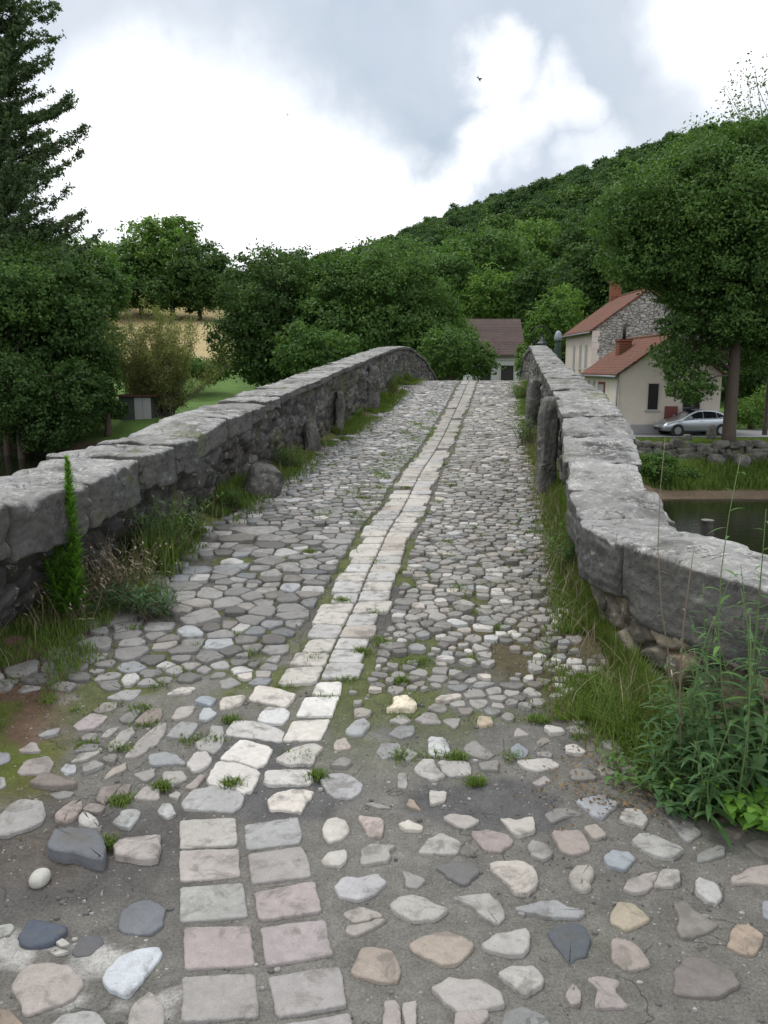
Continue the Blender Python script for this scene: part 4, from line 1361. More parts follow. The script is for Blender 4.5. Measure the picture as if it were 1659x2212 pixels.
# tall house behind
A = gable_house('house', (15.35, 60, GZ - .1), 7.9, 8.6, 6.75, 2.85, .28, M['plaster_pink'], M['roof_red'], 'tall two-storey house with bare stone gable, red roof and narrow front windows', M['rubble'], plinth=.5)
for a, b in ((1.3, 1.95), (3.1, 3.7), (5.2, 5.8)):
    window(A, a, b, 3.9, 5.75, x=0, mat=M['shutter'], frame=.07)
    window(A, a, b, 2.5, 3.2, x=0, mat=M['shutter'], frame=.05)
ch = MB(); ch.box(3.45, 4.25, 8.0, 8.7, 8.6, 10.9); ch.box(3.38, 4.32, 7.93, 8.77, 10.9, 11.02); ch.build('chimney', M['brick'], A)
qc = MB()
for k in range(14): qc.box(-.05 - .003 * (k % 2), .38 + .12 * (k % 2), -.085, -.062, .55 + k * .44, .55 + k * .44 + .425)
qc.build('corner_stones', M['plaster_pink'], A)
# barn-like house in the middle
C_ = empty('house', (8.15, 75, -1.0)); tag(C_, 'white walled building with a large brown-grey roof at the bridge end', 'house')
w = MB(); w.box(.0, 4.7, 0, 8, -.5, 3.9); w.build('wall', M['plaster_white'], C_)
rf = MB(); rf.prism([(-.5, 3.75), (2.9, 7.2), (8.4, 3.75), (8.4, 3.62), (2.9, 7.05), (-.5, 3.62)], -.0, .001, 'x')
w2 = MB()
w2.add([(-.3, -.5, 3.75), (4.9, -.5, 3.75), (4.9, 3.2, 7.15), (-.3, 3.2, 7.15), (-.3, 8.4, 3.75), (4.9, 8.4, 3.75),
        (-.3, -.5, 3.6), (4.9, -.5, 3.6), (4.9, 3.2, 7.0), (-.3, 3.2, 7.0), (-.3, 8.4, 3.6), (4.9, 8.4, 3.6)],
       [(0, 1, 2, 3), (3, 2, 5, 4), (7, 6, 9, 8), (8, 9, 10, 11), (0, 6, 7, 1), (4, 5, 11, 10), (0, 3, 9, 6), (3, 4, 10, 9), (1, 7, 8, 2), (2, 8, 11, 5)])
w2.build('roof', M['roof_brown'], C_)
gg = MB(); gg.add([(4.69, 0, 3.9), (4.69, 8, 3.9), (4.69, 3.2, 6.95), (0.01, 0, 3.9), (0.01, 8, 3.9), (0.01, 3.2, 6.95)], [(0, 1, 2), (3, 5, 4), (0, 3, 4, 1), (0, 2, 5, 3), (1, 4, 5, 2)]); gg.build('gable_wall', M['plaster_white'], C_)
window(C_, 2.55, 4.0, .4, 2.9, y=0, frame=.14, name='window'); window(C_, .6, 1.9, .4, 2.9, y=0, frame=.14, name='window')
e = MB(); e.box(-.1, 4.8, -.07, -.004, 3.2, 3.45); e.build('fascia', M['frame'], C_)

# shed on the left bank
x, y = -21.6, 65.5
sh = empty('shed', (x, y, -2.95)); tag(sh, 'small half-hidden shed with rusty roof and pale door boards under the leafless bush', 'shed')
s_ = MB(); s_.box(0, 2.6, 0, 3, 0, 2.2); s_.build('wall', new_mat('shed_wall', (.05, .06, .055, 1), .9)[0], sh)
s_ = MB(); s_.box(-.6 + .0, 3.0, -.25, 3.2, 2.2, 2.32); s_.build('roof', M['roof_red'], sh)
for k in (0, 1):
    s_ = MB(); s_.box(1.25 + k * .68, 1.9 + k * .68, -.06, -.003, .15, 2.1); s_.build('door', M['shutter'], sh)

# ------------------------------------------------------------------ road by the houses, low wall, stumps
def sheet(name, pts, z, mat, kind='structure'):
    me = bpy.data.meshes.new(name); me.from_pydata([(a, b, z) for a, b in pts], [], [tuple(range(len(pts)))]); me.update()
    o = link(name, me, mat); o['kind'] = kind; return o
m, t, b = new_mat('road_asphalt', rough=.9)
P = t.pos(); t.l.new(t.mix(t.noise(3, 6, .6, P), (.13, .135, .14, 1), (.20, .205, .21, 1)), b.inputs['Base Color'])
sheet('road', [(10.5, 44.6), (60, 44.2), (60, 50.0), (19.9, 50.0), (19.9, 47.1), (10.5, 47.1)], -2.24, m)

M['dark_rock'] = stone_mat('dark_rock', base=(.12, .115, .10, 1), lichen=.3, dark=.7, moss=.6, bump=.03, scale=.4)
rw = empty('retaining_wall', (11.5, 41.6, -3.4)); tag(rw, 'low dry-stone retaining wall of dark rough boulders between lawn and river bank', 'wall')
rr = random.Random(5); Vs = []; Fs = []; nb = 0
for row in range(4):
    x = 11.5 + row * .2
    while x < 30:
        wd = rr.choice((.3, .45, .6, .9, 1.3)) * rr.uniform(.8, 1.2); hh_ = rr.uniform(.3, .55)
        v, f = rock_verts((wd * 1.05, .6, hh_), n=7, power=5, seed=rr.randint(0, 99), amp=.13, chip=.12)
        ca = rr.uniform(-.25, .25); v = v @ np.array([[math.cos(ca), 0, math.sin(ca)], [0, 1, 0], [-math.sin(ca), 0, math.cos(ca)]])
        v = v + np.array([x + wd / 2 - 11.5, rr.uniform(-.16, .16) + row * .12 - .1, row * .28 + .12 + rr.uniform(-.06, .06)])
        Vs.append(v); Fs.append(f + nb); nb += len(v); x += wd
me = np_mesh('boulders', np.vstack(Vs), np.vstack(Fs), True)
link('boulders', me, M['dark_rock'], rw)
for i, (px, py, d, s, lb) in enumerate([(1545, 1003, 40.9, (.9, .7, .8), 'grey pointed boulder at the foot of the low dry-stone wall'),
                                 (1600, 1010, 40.6, (1.3, .8, .8), 'broad dark boulder leaning out of the low dry-stone wall')]):
    p = at(px, py, d); o = rock('boulder', M['guard'], (p.x, p.y, -3.2), s, (.2, .1, .3 + i), 40 + i, power=3, n=9, amp=.12)
    tag(o, lb, 'boulder')
for px, d, h, lb in [(1537, 43.6, .85, 'dark stone bollard standing before the front bumper of the silver car'), (1486, 43.2, .35, 'low dark stump on the lawn edge before the cream house')]:
    p = at(px, 930, d); o = rock('bollard', M['guard'], (p.x, p.y, -2.32 + h / 2), (.42, .4, h), (0, 0, .3), 50, power=4, n=8)
    tag(o, lb, 'bollard')
p = at(1527, 1145, 27.5); st = MB(); st.tube([(0, 0, -1.2), (0.02, 0, .1), (0, 0, .75)], [.20, .2, .19], 12); st.tube([(0, 0, .75), (0, 0, .82)], [.22, .22], 12)
so = st.build('mooring_post', M['coping']); so.location = (p.x, p.y, -4.5); tag(so, 'short pale-topped concrete post standing in the dark river', 'post')

# wrought-iron lamp beyond the bridge end
def lamp():
    base = at(1158, 860, 42); base.z = -1.6
    r = empty('street_lamp', base); tag(r, 'ornate black iron lamp with hooked arm hanging over the end of the parapet', 'street lamp')
    h = at(1150, 702, 42).z - base.z
    m = MB(); m.tube([(-.3, 0, 0), (-.3, 0, .6), (-.3, 0, h - .9)], [.10, .07, .05], 8); m.build('pole', M['iron'], r, True)
    arc = [(-.3 + .45 + .45 * math.cos(a), 0, h - .55 + .5 * math.sin(a)) for a in np.linspace(math.pi, -.35, 18)]
    m = MB(); m.tube([(-.3, 0, h - .95)] + arc, .035, 6)
    m.tube([(-.3, 0, h - 1.0), (-.05, 0, h - .75), (.1, 0, h - .45), (.0, 0, h - .3)], .022, 6)
    m.build('arm', M['iron'], r, True)
    m = MB(); cx, cz = .22, h - 1.15
    for z0, z1, r0, r1 in ((0, .1, .12, .2), (.1, .52, .2, .26), (.52, .6, .31, .22), (.6, .85, .22, .04), (.85, 1.0, .03, .03)):
        m.tube([(cx, 0, cz + z0 - .3), (cx, 0, cz + z1 - .3)], [r0, r1], 6)
    m.build('lantern', new_mat('lantern', (.05, .055, .06, 1), .5, .4)[0], r)
lamp()
def canopy():
    b = at(1203, 800, 52); b.z = -2.2
    r = empty('covered_stand', b); tag(r, 'pale blue-grey domed cover on a dark green draped stand beside the tall house', 'canopy')
    zt_, zb_ = at(1203, 712, 52).z - b.z, at(1203, 736, 52).z - b.z
    m = MB(); n = 16; rows = [(.0, .42), (.35, .40), (.7, .30), (.9, .12)]
    m.tube([(0, 0, zb_ + (zt_ - zb_) * a) for a, _ in rows], [q * .62 for _, q in rows], n); m.build('cover', new_mat('cover_cloth', (.26, .30, .34, 1), .6)[0], r, True)
    m = MB(); m.tube([(0, 0, .0), (0, 0, 1.5), (0, 0, zb_ - .9), (0, 0, zb_ - .4), (0, 0, zb_ + .02)], [.30, .28, .26, .2, .2], 10); m.build('stand', new_mat('green_cloth', (.035, .06, .045, 1), .8)[0], r, True)
canopy()

# ------------------------------------------------------------------ car
def car():
    r = empty('parked_car', (15.7, 45.9, -2.24), 0)
    tag(r, 'silver hatchback parked side-on in front of the cream house', 'car')
    paint, t, b = new_mat('silver_paint', (.42, .46, .50, 1), .28, .75)
    b.inputs['Coat Weight'].default_value = .6
    dark = new_mat('car_glass', (.012, .015, .018, 1), .05, spec=.7)[0]; blk = new_mat('black_plastic', (.02, .02, .02, 1), .6)[0]
    rub = new_mat('tyre_rubber', (.018, .018, .018, 1), .85)[0]; rim = new_mat('alloy_rim', (.35, .36, .38, 1), .35, .8)[0]
    L = 4.25
    # stations: x, half width at belt, sill z, belt z, roof z (belt=roof where there is no cabin)
    st = [(0.0, .55, .42, .50, .50, .5), (.06, .70, .26, .62, .64, .6), (.3, .82, .22, .72, .76, .66), (.8, .87, .20, .84, .90, .70), (1.15, .88, .20, .90, .98, .68), (1.6, .88, .20, .92, 1.26, .62), (2.05, .88, .20, .94, 1.44, .58),
          (2.6, .88, .20, .95, 1.48, .57), (3.1, .88, .21, .97, 1.44, .56), (3.6, .87, .23, 1.0, 1.30, .56), (3.95, .84, .28, 1.0, 1.12, .60), (4.17, .76, .36, .95, 1.0, .64), (4.25, .66, .46, .84, .88, .58)]
    V = []; F = []; ns = 16
    for x, hw, zs, zb, zr, rw in st:
        prof = [(hw * .82, zs), (hw * .97, zs + .10), (hw, (zs + zb) / 2), (hw * .985, zb - .06), (hw * .95, zb), (rw + (hw * .95 - rw) * .45, zb + (zr - zb) * .55), (rw + .02, zb + (zr - zb) * .90), (rw * .75, zr)]
        ring = [(x, -a, z) for a, z in prof] + [(x, a, z) for a, z in prof[::-1]]
        V += ring
    for i in range(len(st) - 1):
        for k in range(ns): F.append((i * ns + k, (i + 1) * ns + k, (i + 1) * ns + (k + 1) % ns, i * ns + (k + 1) % ns))
    F.append(tuple(range(ns))); F.append(tuple(len(V) - ns + k for k in range(ns))[::-1])
    me = bpy.data.meshes.new('body'); me.from_pydata(V, [], F); me.polygons.foreach_set('use_smooth', [True] * len(F)); me.update()
    body = link('body', me, paint, r)
    sd = body.modifiers.new('s', 'SUBSURF'); sd.levels = 2; sd.render_levels = 2
    # wheel-arch liners and wheels
    for x in (.82, 3.42):
        for s in (-1, 1):
            w = MB(); w.tube([(x, s * .70, .315), (x, s * .885, .315)], .37, 24); w.build('wheel_arch', blk, r, False)
            wo = MB(); wo.tube([(x, s * .70, .315), (x, s * .90, .315)], .315, 28)
            wh = wo.build('wheel', rub, r)
            q = MB(); q.tube([(x, s * .89, .315), (x, s * .912, .315)], [.21, .20], 20); q.build('rim', rim, wh)
    # side windows
    for s in (-1, 1):
        def pane(pts, nm):
            m = MB(); o1 = [(a, s * (y + .012), z) for a, y, z in pts]; o2 = [(a, s * (y - .03), z) for a, y, z in pts]
            n = len(pts); m.add(o1 + o2, [tuple(range(n)), tuple(range(n, 2 * n))[::-1]] + [(i, (i + 1) % n, n + (i + 1) % n, n + i) for i in range(n)])
            m.build(nm, dark, r)
        def yy(x, z):
            zs = [p[0] for p in st]; g = lambda k: np.interp(x, zs, [p[k] for p in st])
            hw, zb, zr, rw = g(1), g(3), g(4), g(5)
            t_ = (z - zb) / max(zr - zb, .05)
            return float(hw * .95 + (rw + .02 - hw * .95) * min(1, t_ / .9)) + .006
        pane([(x, yy(x, z), z) for x, z in [(1.42, .99), (2.30, 1.0), (2.30, 1.36), (2.08, 1.35), (1.75, 1.22)]], 'side_window')
        pane([(x, yy(x, z), z) for x, z in [(2.37, 1.0), (3.12, 1.03), (3.12, 1.33), (2.75, 1.37), (2.37, 1.37)]], 'side_window')
        pane([(x, yy(x, z), z) for x, z in [(3.18, 1.04), (3.62, 1.08), (3.45, 1.22), (3.18, 1.31)]], 'side_window')
        m = MB(); m.tube([(1.45, s * .86, 1.02), (1.46, s * 1.02, 1.05)], [.05, .07], 8); m.box(1.40, 1.52, s * 1.02 - .07, s * 1.02 + .07, .99, 1.11); m.build('wing_mirror', paint, r, bevel=.02)
        m = MB(); m.box(2.1, 2.28, s * .888 - .012, s * .888 + .012, .83, .86); m.build('door_handle', paint, r)
        m = MB(); m.tube([(.14, s * .55, .60), (.30, s * .70, .70), (.52, s * .80, .76)], [.05, .07, .03], 8); m.build('headlight', new_mat('headlight', (.55, .58, .6, 1), .15)[0], r, True)
        m = MB(); m.box(4.08, 4.2, s * .66 - .08, s * .66 + .08, .74, .92); m.build('tail_light', M['red_door'], r, bevel=.02)
    m = MB(); m.add([(1.28, -.60, 1.03), (1.28, .60, 1.03), (1.98, .50, 1.42), (1.98, -.50, 1.42), (1.22, -.60, 1.0), (1.22, .60, 1.0), (1.96, .5, 1.38), (1.96, -.5, 1.38)], [(0, 1, 2, 3), (7, 6, 5, 4), (0, 4, 5, 1), (2, 6, 7, 3), (1, 5, 6, 2), (0, 3, 7, 4)])
    o = m.build('windscreen', dark, r); o.location.z = .012; o.location.x = -.03
    m = MB(); m.box(-.012, .06, -.42, .42, .30, .46); m.build('grille', blk, r, bevel=.01)
    m = MB(); m.box(-.022, -.013, -.25, .25, .49, .58); m.build('number_plate', M['frame'], r)
    r.rotation_euler.z = math.radians(6)
    return r
car()

# ------------------------------------------------------------------ birds
def bird(px, py, d, s, label):
    p = at(px, py, d)
    m = MB()
    body = [(-.16, 0, 0), (-.1, 0, .01), (0, 0, .015), (.1, 0, .01), (.19, 0, .02), (.24, 0, .015)]
    m.tube(body, [.01, .045, .06, .045, .03, .005], 8)
    for sg in (-1, 1):
        m.add([(.07, sg * .03, .02), (-.06, sg * .03, .02), (-.08, sg * .22, .09), (.05, sg * .24, .10), (-.10, sg * .44, .02)], [(0, 1, 2, 3), (3, 2, 4)])
    m.add([(-.14, -.02, 0), (-.14, .02, 0), (-.30, .07, 0), (-.30, -.07, 0)], [(0, 1, 2, 3)])
    o = m.build('bird', new_mat('dark_feathers', (.02, .02, .02, 1), .8)[0]); o.location = p; o.scale = (s, s, s); o.rotation_euler = (.5, .7, .9)
    tag(o, label, 'bird')
bird(1035, 171, 38, .55, 'small dark bird flying high before the white cloud gap'); bird(621, 248, 60, .35, 'tiny speck of a bird over the bright white cloud')
# ------------------------------------------------------------------ foliage
def leaf_quads(P, N, size, aspect=.55, rng=RNG, up=None):
    """rhombus leaves at P facing N"""
    n = len(P)
    N = N / np.maximum(np.linalg.norm(N, axis=1), 1e-6)[:, None]
    R = rng.normal(size=(n, 3)) if up is None else up
    U = R - N * (R * N).sum(1)[:, None]; U /= np.maximum(np.linalg.norm(U, axis=1), 1e-6)[:, None]
    W = np.cross(N, U)
    s = (size if hasattr(size, '__len__') else np.full(n, size))[:, None]
    a = P + U * s * .5; c = P - U * s * .5
    b = P + W * s * .5 * aspect + N * s * .06; d = P - W * s * .5 * aspect + N * s * .06
    V = np.stack([a, b, c, d], 1).reshape(-1, 3)
    F = np.arange(4 * n).reshape(n, 4)
    return V, F

def crown_arrays(blobs, leaf, k=1.3, seed=0, clump=.22, inner=.22, aspect=.6, flat=.7):
    """blobs: (x,y,z,rx,ry,rz). Leaves gathered in clumps through each blob's outer volume"""
    rng = np.random.default_rng(seed)
    Vs, Fs, vals = [], [], []; nb = 0
    for bi, (x, y, z, rx, ry, rz) in enumerate(blobs):
        rm = (rx * ry * rz) ** (1 / 3)
        area = 4 * math.pi * rm * rm
        n = int(k * area / (leaf * leaf * aspect * .5))
        cr = clump * rm
        nc = max(8, int(area / (math.pi * cr * cr) * 1.5))
        d = rng.normal(size=(nc, 3)); d /= np.linalg.norm(d, axis=1)[:, None]
        rad = .74 + .32 * rng.random(nc) ** 1.2
        # big lobes give an uneven outline
        lob = vnoise(d[:, 0] * 1.8 + seed, d[:, 1] * 1.8 + bi * 3, d[:, 2] * 1.8, s=seed)
        rad *= 1 + .16 * lob
        cen = d * rad[:, None]
        ci = rng.integers(0, nc, n)
        off = rng.normal(size=(n, 3)) * np.array([1, 1, flat])
        p = cen[ci] * np.array([rx, ry, rz]) + off * cr * (.35 + .75 * rng.random((nc, 1)))[ci] * .7
        nrm = d[ci] * .8 + rng.normal(size=(n, 3)) * .75 + np.array([0, 0, .5])
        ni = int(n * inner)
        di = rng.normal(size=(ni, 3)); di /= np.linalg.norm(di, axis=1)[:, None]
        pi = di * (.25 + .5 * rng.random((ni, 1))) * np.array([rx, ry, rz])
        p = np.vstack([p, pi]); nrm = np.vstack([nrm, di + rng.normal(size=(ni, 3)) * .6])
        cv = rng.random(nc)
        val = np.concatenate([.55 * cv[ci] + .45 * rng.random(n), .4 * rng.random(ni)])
        sz = leaf * (.65 + .7 * rng.random(len(p)))
        V, F = leaf_quads(p + np.array([x, y, z]), nrm, sz, aspect, rng)
        Vs.append(V); Fs.append(F + nb); nb += len(V); vals.append(val)
    return np.vstack(Vs), np.vstack(Fs), np.concatenate(vals)

def leaf_mesh(name, V, F, val):
    me = np_mesh(name, V, F); set_face_float(me, 'v', val); return me

def tree(dist, blobs_px, mat, label, leaf=.3, k=1.3, seed=0, name='tree', cat='tree', group=None, trunk_px=None, trunk_r=.25, depth=.9, ground=None, clump=.22, bark='bark', inner=.22, limbs=True, limb_r=.45):
    bl = []
    for i, (cx, cy, rx, ry) in enumerate(blobs_px):
        dd = dist + (((i * 37) % 5) - 2) * .02 * dist * .6
        c = at(cx, cy, dd); s = dd / FPX
        bl.append((c.x, c.y, c.z, rx * s, rx * s * depth, ry * s))
    mx = sum(b[0] for b in bl) / len(bl) if trunk_px is None else at(trunk_px, 900, dist).x
    my = dist
    gz = float(H(mx, my)) if ground is None else ground
    root = empty(name, (mx, my, gz)); tag(root, label, cat, group)
    o = np.array([mx, my, gz])
    V, F, val = crown_arrays(bl, leaf, k, seed, clump, inner)
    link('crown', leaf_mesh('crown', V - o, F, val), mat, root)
    t = MB(); rr = random.Random(seed)
    top = max(b[2] for b in bl) - gz
    hs = [0, .04, .25, .5, .8, 1.0]
    pts = [Vector((rr.uniform(-.15, .15) * h * 2, rr.uniform(-.15, .15) * h * 2, top * h - .3 * (h == 0))) for h in hs]
    t.tube(pts, [trunk_r * q for q in (1.35, 1.05, .9, .7, .4, .12)], 10)
    if limbs:
        for b in bl:
            for _ in range(4):
                e = Vector((b[0] - mx + rr.uniform(-.6, .6) * b[3], b[1] - my + rr.uniform(-.6, .6) * b[4], b[2] - gz + rr.uniform(-.5, .6) * b[5]))
                s0 = pts[2].lerp(pts[4], rr.random())
                m = s0.lerp(e, .5) + Vector((0, 0, .08 * (e - s0).length))
                t.tube([s0, m, e], [trunk_r * limb_r, trunk_r * limb_r * .6, trunk_r * .05], 6)
    t.build('trunk', M[bark], root, True)
    return root

G1 = 'trees on the left bank'; G2 = 'trees beyond the bridge'
tree(60, [(95, 700, 130, 150), (-40, 640, 140, 130), (30, 800, 150, 110), (150, 640, 70, 80), (110, 890, 100, 60), (-30, 880, 110, 80)], M['leaf_dark'], 'broad dark tree filling the left edge below the conifer, leaning over the water', .30, 1.5, 1, group=G1, trunk_px=60)
tree(56, [(30, 640, 85, 70), (-50, 700, 90, 90), (130, 680, 75, 60)], M['leaf_mid'], 'lighter round-topped tree before the dark broad one at the left edge', .26, 1.4, 2, group=G1, trunk_px=10)
tree(54, [(20, 850, 90, 85), (100, 915, 80, 55), (-60, 780, 80, 80), (170, 840, 55, 60)], M['leaf_dark'], 'low blue-green bush hanging over the dark water at the left edge', .22, 1.6, 3, name='bush', cat='bush', group=G1, trunk_px=40)
tree(78, [(215, 620, 60, 70), (150, 575, 80, 60), (60, 560, 110, 60), (215, 720, 40, 90)], M['leaf_mid'], 'mid-green tree just right of the tall conifer foot, above the sallow bush', .32, 1.4, 4, group=G1)
# tree group behind the wheat field
tree(236, [(345, 545, 75, 68), (375, 505, 55, 34)], M['leaf_light'], 'tallest light round-headed tree on the skyline behind the wheat field', .95, 1.5, 5, group=G1, trunk_r=.7)
tree(232, [(280, 590, 60, 62), (310, 610, 55, 50)], M['leaf_mid'], 'dark-based skyline tree left of the tallest one behind the wheat field', .9, 1.5, 6, group=G1, trunk_r=.6)
tree(230, [(430, 590, 62, 66), (455, 570, 35, 40), (400, 620, 50, 45)], M['leaf_dark'], 'dark spreading tree right of the tallest one behind the wheat field', .9, 1.5, 7, group=G1, trunk_r=.6)
tree(250, [(232, 570, 40, 44)], M['leaf_light'], 'small pale tree in the dip of the skyline beside the conifer', 1., 1.4, 8, group=G1, trunk_r=.5)
tree(62, [(225, 800, 34, 60), (205, 870, 45, 50), (255, 885, 22, 20)], M['leaf_dark'], 'dark shrub between the broad left tree and the sallow bush, over the shed', .22, 1.5, 33, name='bush', cat='bush', group=G1)
tree(112, [(300, 800, 60, 24), (380, 790, 60, 26), (450, 800, 50, 24)], M['leaf_mid'], 'low scrubby hedge along the near edge of the wheat field', .34, 1.4, 34, name='hedge', cat='hedge', group=G1, limbs=False)
tree(222, [(240, 628, 60, 38), (330, 632, 60, 36), (440, 630, 60, 38)], M['leaf_dark'], 'dark hedge-like row of low trees along the top of the wheat field', .8, 1.6, 9, name='hedge', cat='hedge', group=G1, trunk_r=.3)
# bushes behind the left parapet
tree(72, [(580, 640, 90, 95), (530, 730, 75, 85), (640, 600, 60, 60), (600, 760, 85, 65), (640, 690, 80, 80)], M['leaf_dark'], 'dark dense rounded tree beside the field, behind the weedy parapet', .30, 1.5, 10, group=G2)
tree(70, [(830, 625, 110, 100), (740, 640, 85, 85), (905, 680, 85, 85), (820, 720, 130, 80), (960, 745, 65, 70), (700, 720, 80, 75)], M['leaf_mid'], 'wide bright-edged tree in the centre, above the crest of the weedy parapet', .28, 1.5, 11, group=G2)
tree(58, [(645, 755, 55, 50), (690, 775, 45, 35), (730, 755, 45, 40)], M['leaf_mid'], 'small fresh-green shrub low in front of the dark rounded tree', .24, 1.5, 12, name='bush', cat='bush', group=G2)
tree(60, [(970, 760, 62, 52), (1035, 780, 38, 36), (930, 795, 50, 30)], M['leaf_mid'], 'bushy green tree half hiding the grey-roofed building', .24, 1.5, 13, group=G2)
tree(110, [(975, 610, 70, 60), (930, 585, 55, 50)], M['leaf_mid'], 'mid-green tree behind the wide central one, at the hill foot', .42, 1.4, 14, group=G2)
tree(104, [(1070, 635, 62, 52), (1030, 665, 50, 45)], M['leaf_light'], 'soft light-green round tree right above the grey-brown roof', .40, 1.4, 15, group=G2)
tree(150, [(1160, 520, 58, 45), (1120, 555, 45, 35)], M['leaf_light'], 'yellow-green tree half way up the slope', .6, 1.5, 16, group=G2, trunk_r=.4)
tree(135, [(1060, 545, 75, 45), (1000, 560, 60, 40), (1130, 580, 55, 40)], M['leaf_mid'], 'row-like grey-green tree crown at the foot of the slope', .55, 1.4, 17, group=G2, trunk_r=.4)
tree(84, [(1205, 680, 50, 55), (1170, 720, 40, 50), (1225, 650, 35, 30)], M['leaf_light'], 'fresh green round tree against the left side of the tall house', .30, 1.5, 18, group=G2)
tree(100, [(1150, 640, 45, 70), (1140, 700, 40, 60)], M['leaf_dark'], 'dark narrow tree between the grey roof and the fresh green one', .38, 1.5, 19, group=G2)
tree(95, [(1250, 610, 60, 75), (1300, 560, 70, 80), (1260, 530, 60, 60)], M['leaf_dark'], 'very dark tall tree rising behind the chimney of the tall house', .4, 1.5, 20, group=G2)
tree(66, [(1133, 790, 20, 30), (1128, 760, 12, 20)], M['leaf_light'], 'small light shrub between the white building and the parapet end', .2, 1.5, 21, name='bush', cat='bush', group=G2)
tree(90, [(1400, 560, 90, 100), (1500, 520, 100, 100), (1600, 560, 100, 120), (1620, 700, 70, 120)], M['leaf_dark'], 'dark woodland tree directly behind the roofs, seen past the big tree', .4, 1.5, 22, group=G2)
tree(39.5, [(1420, 1010, 46, 30), (1478, 1035, 40, 26), (1390, 1050, 36, 38), (1440, 1070, 40, 22)], M['leaf_mid'], 'low riverside shrub on the bank just beyond the flat-topped parapet', .13, 1.3, 35, name='bush', cat='bush', trunk_r=.06)
tree(52, [(1625, 890, 50, 28), (1580, 900, 20, 16), (1670, 870, 50, 40)], M['leaf_light'], 'yellow-green shrub by the road right of the big trunk', .16, 1.4, 23, name='bush', cat='bush', group=G2)
tree(58, [(1640, 800, 60, 60), (1700, 700, 80, 100)], M['leaf_dark'], 'shadowy tree behind the road at the right edge', .28, 1.5, 24, group=G2)
# big tree before the houses
bigt = tree(42, [(1600, 420, 190, 150), (1480, 450, 150, 120), (1420, 540, 120, 90), (1560, 560, 170, 110), (1660, 600, 150, 150), (1410, 575, 90, 45), (1520, 648, 95, 42), (1660, 360, 120, 90), (1510, 385, 105, 65), (1480, 765, 75, 32), (1465, 705, 45, 26), (1490, 832, 58, 36), (1620, 740, 60, 60), (1455, 800, 24, 20), (1730, 480, 150, 200), (1600, 690, 90, 45), (1535, 715, 60, 36), (1700, 750, 75, 70), (1350, 470, 70, 70)],
            M['leaf_mid'], 'big broad-leaved tree with a straight dark trunk standing by the silver car', .165, .85, 30, trunk_px=1578, trunk_r=.33, limb_r=.2, ground=-2.35, clump=.17, group=None, inner=.35)
tree(46, [(1640, 160, 50, 40), (1600, 190, 34, 30), (1655, 230, 60, 50), (1575, 200, 14, 20)], M['leaf_dark'], 'sparse thin treetop poking into the sky at the upper right edge', .15, .055, 31, trunk_px=1655, trunk_r=.12, ground=-2.35, inner=.02, clump=.3, limb_r=.3)

def conifer(px, dist, label, seed):
    c = at(px, 900, dist); gz = float(H(c.x, dist)); r = random.Random(seed); rng = np.random.default_rng(seed)
    root = empty('conifer', (c.x, dist, gz)); tag(root, label, 'tree')
    Ht = 46.
    t = MB(); t.tube([(0, 0, 0), (.1, 0, Ht * .3), (-.05, 0, Ht * .6), (0, 0, Ht)], [.55, .42, .28, .03], 10)
    P = []; N = []; S = []; Vv = []
    z = 7.
    while z < Ht - .5:
        f = (z - 7) / (Ht - 7)
        nbr = r.randint(4, 8)
        for k in range(nbr):
            a = r.uniform(0, 2 * math.pi)
            L = (7.4 * (1 - f) ** .55 + .4) * r.uniform(.35, 1.12)
            if z < 14: L *= r.uniform(.9, 1.15)
            d = Vector((math.cos(a), math.sin(a), 0))
            pts = []
            rise = r.uniform(.05, .30)
            for q in range(7):
                u = q / 6
                pts.append(Vector((0, 0, z)) + d * (L * u) + Vector((0, 0, L * (rise * u + .22 * u * u * u))) + Vector((r.uniform(-.1, .1), r.uniform(-.1, .1), r.uniform(-.08, .08))) * u * 1.5)
            t.tube(pts, [.075 * (1 - .85 * q / 6) * (.5 + L / 8) for q in range(7)], 5)
            # side twigs carry the needle sprays
            for q in range(int(L * (6.5 if z < 22 else 8))):
                u = r.uniform(.12, 1.0); i = min(5, int(u * 6)); b = pts[i].lerp(pts[i + 1], u * 6 - i)
                sd = d.cross(Vector((0, 0, 1))) * r.choice((-1, 1))
                tw = (sd * r.uniform(.2, 1) + d * r.uniform(.3, 1) + Vector((0, 0, r.uniform(-.25, .55)))).normalized() * r.uniform(.3, 1.1) * (.45 + .6 * (1 - u))
                if r.random() < .25: t.tube([b, b + tw], [.014, .006], 3)
                m = 13
                w = rng.random((m, 1))
                pp = np.array(b) + w * np.array(tw) + rng.normal(size=(m, 3)) * .12
                P.append(pp); N.append(rng.normal(size=(m, 3)) + [0, 0, .4]); S.append(.20 + .20 * rng.random(m)); Vv.append(np.full(m, r.random()) * .6 + .4 * rng.random(m))
        z += r.uniform(.35, .55)
    V, F = leaf_quads(np.vstack(P), np.vstack(N), np.concatenate(S), .42, rng)
    link('crown', leaf_mesh('crown', V, F, np.concatenate(Vv)), M['leaf_spruce'], root)
    t.build('trunk', M['bark'], root, True)
conifer(38, 66, 'tall feathery conifer at the upper left, upswept branches against the white sky', 3)

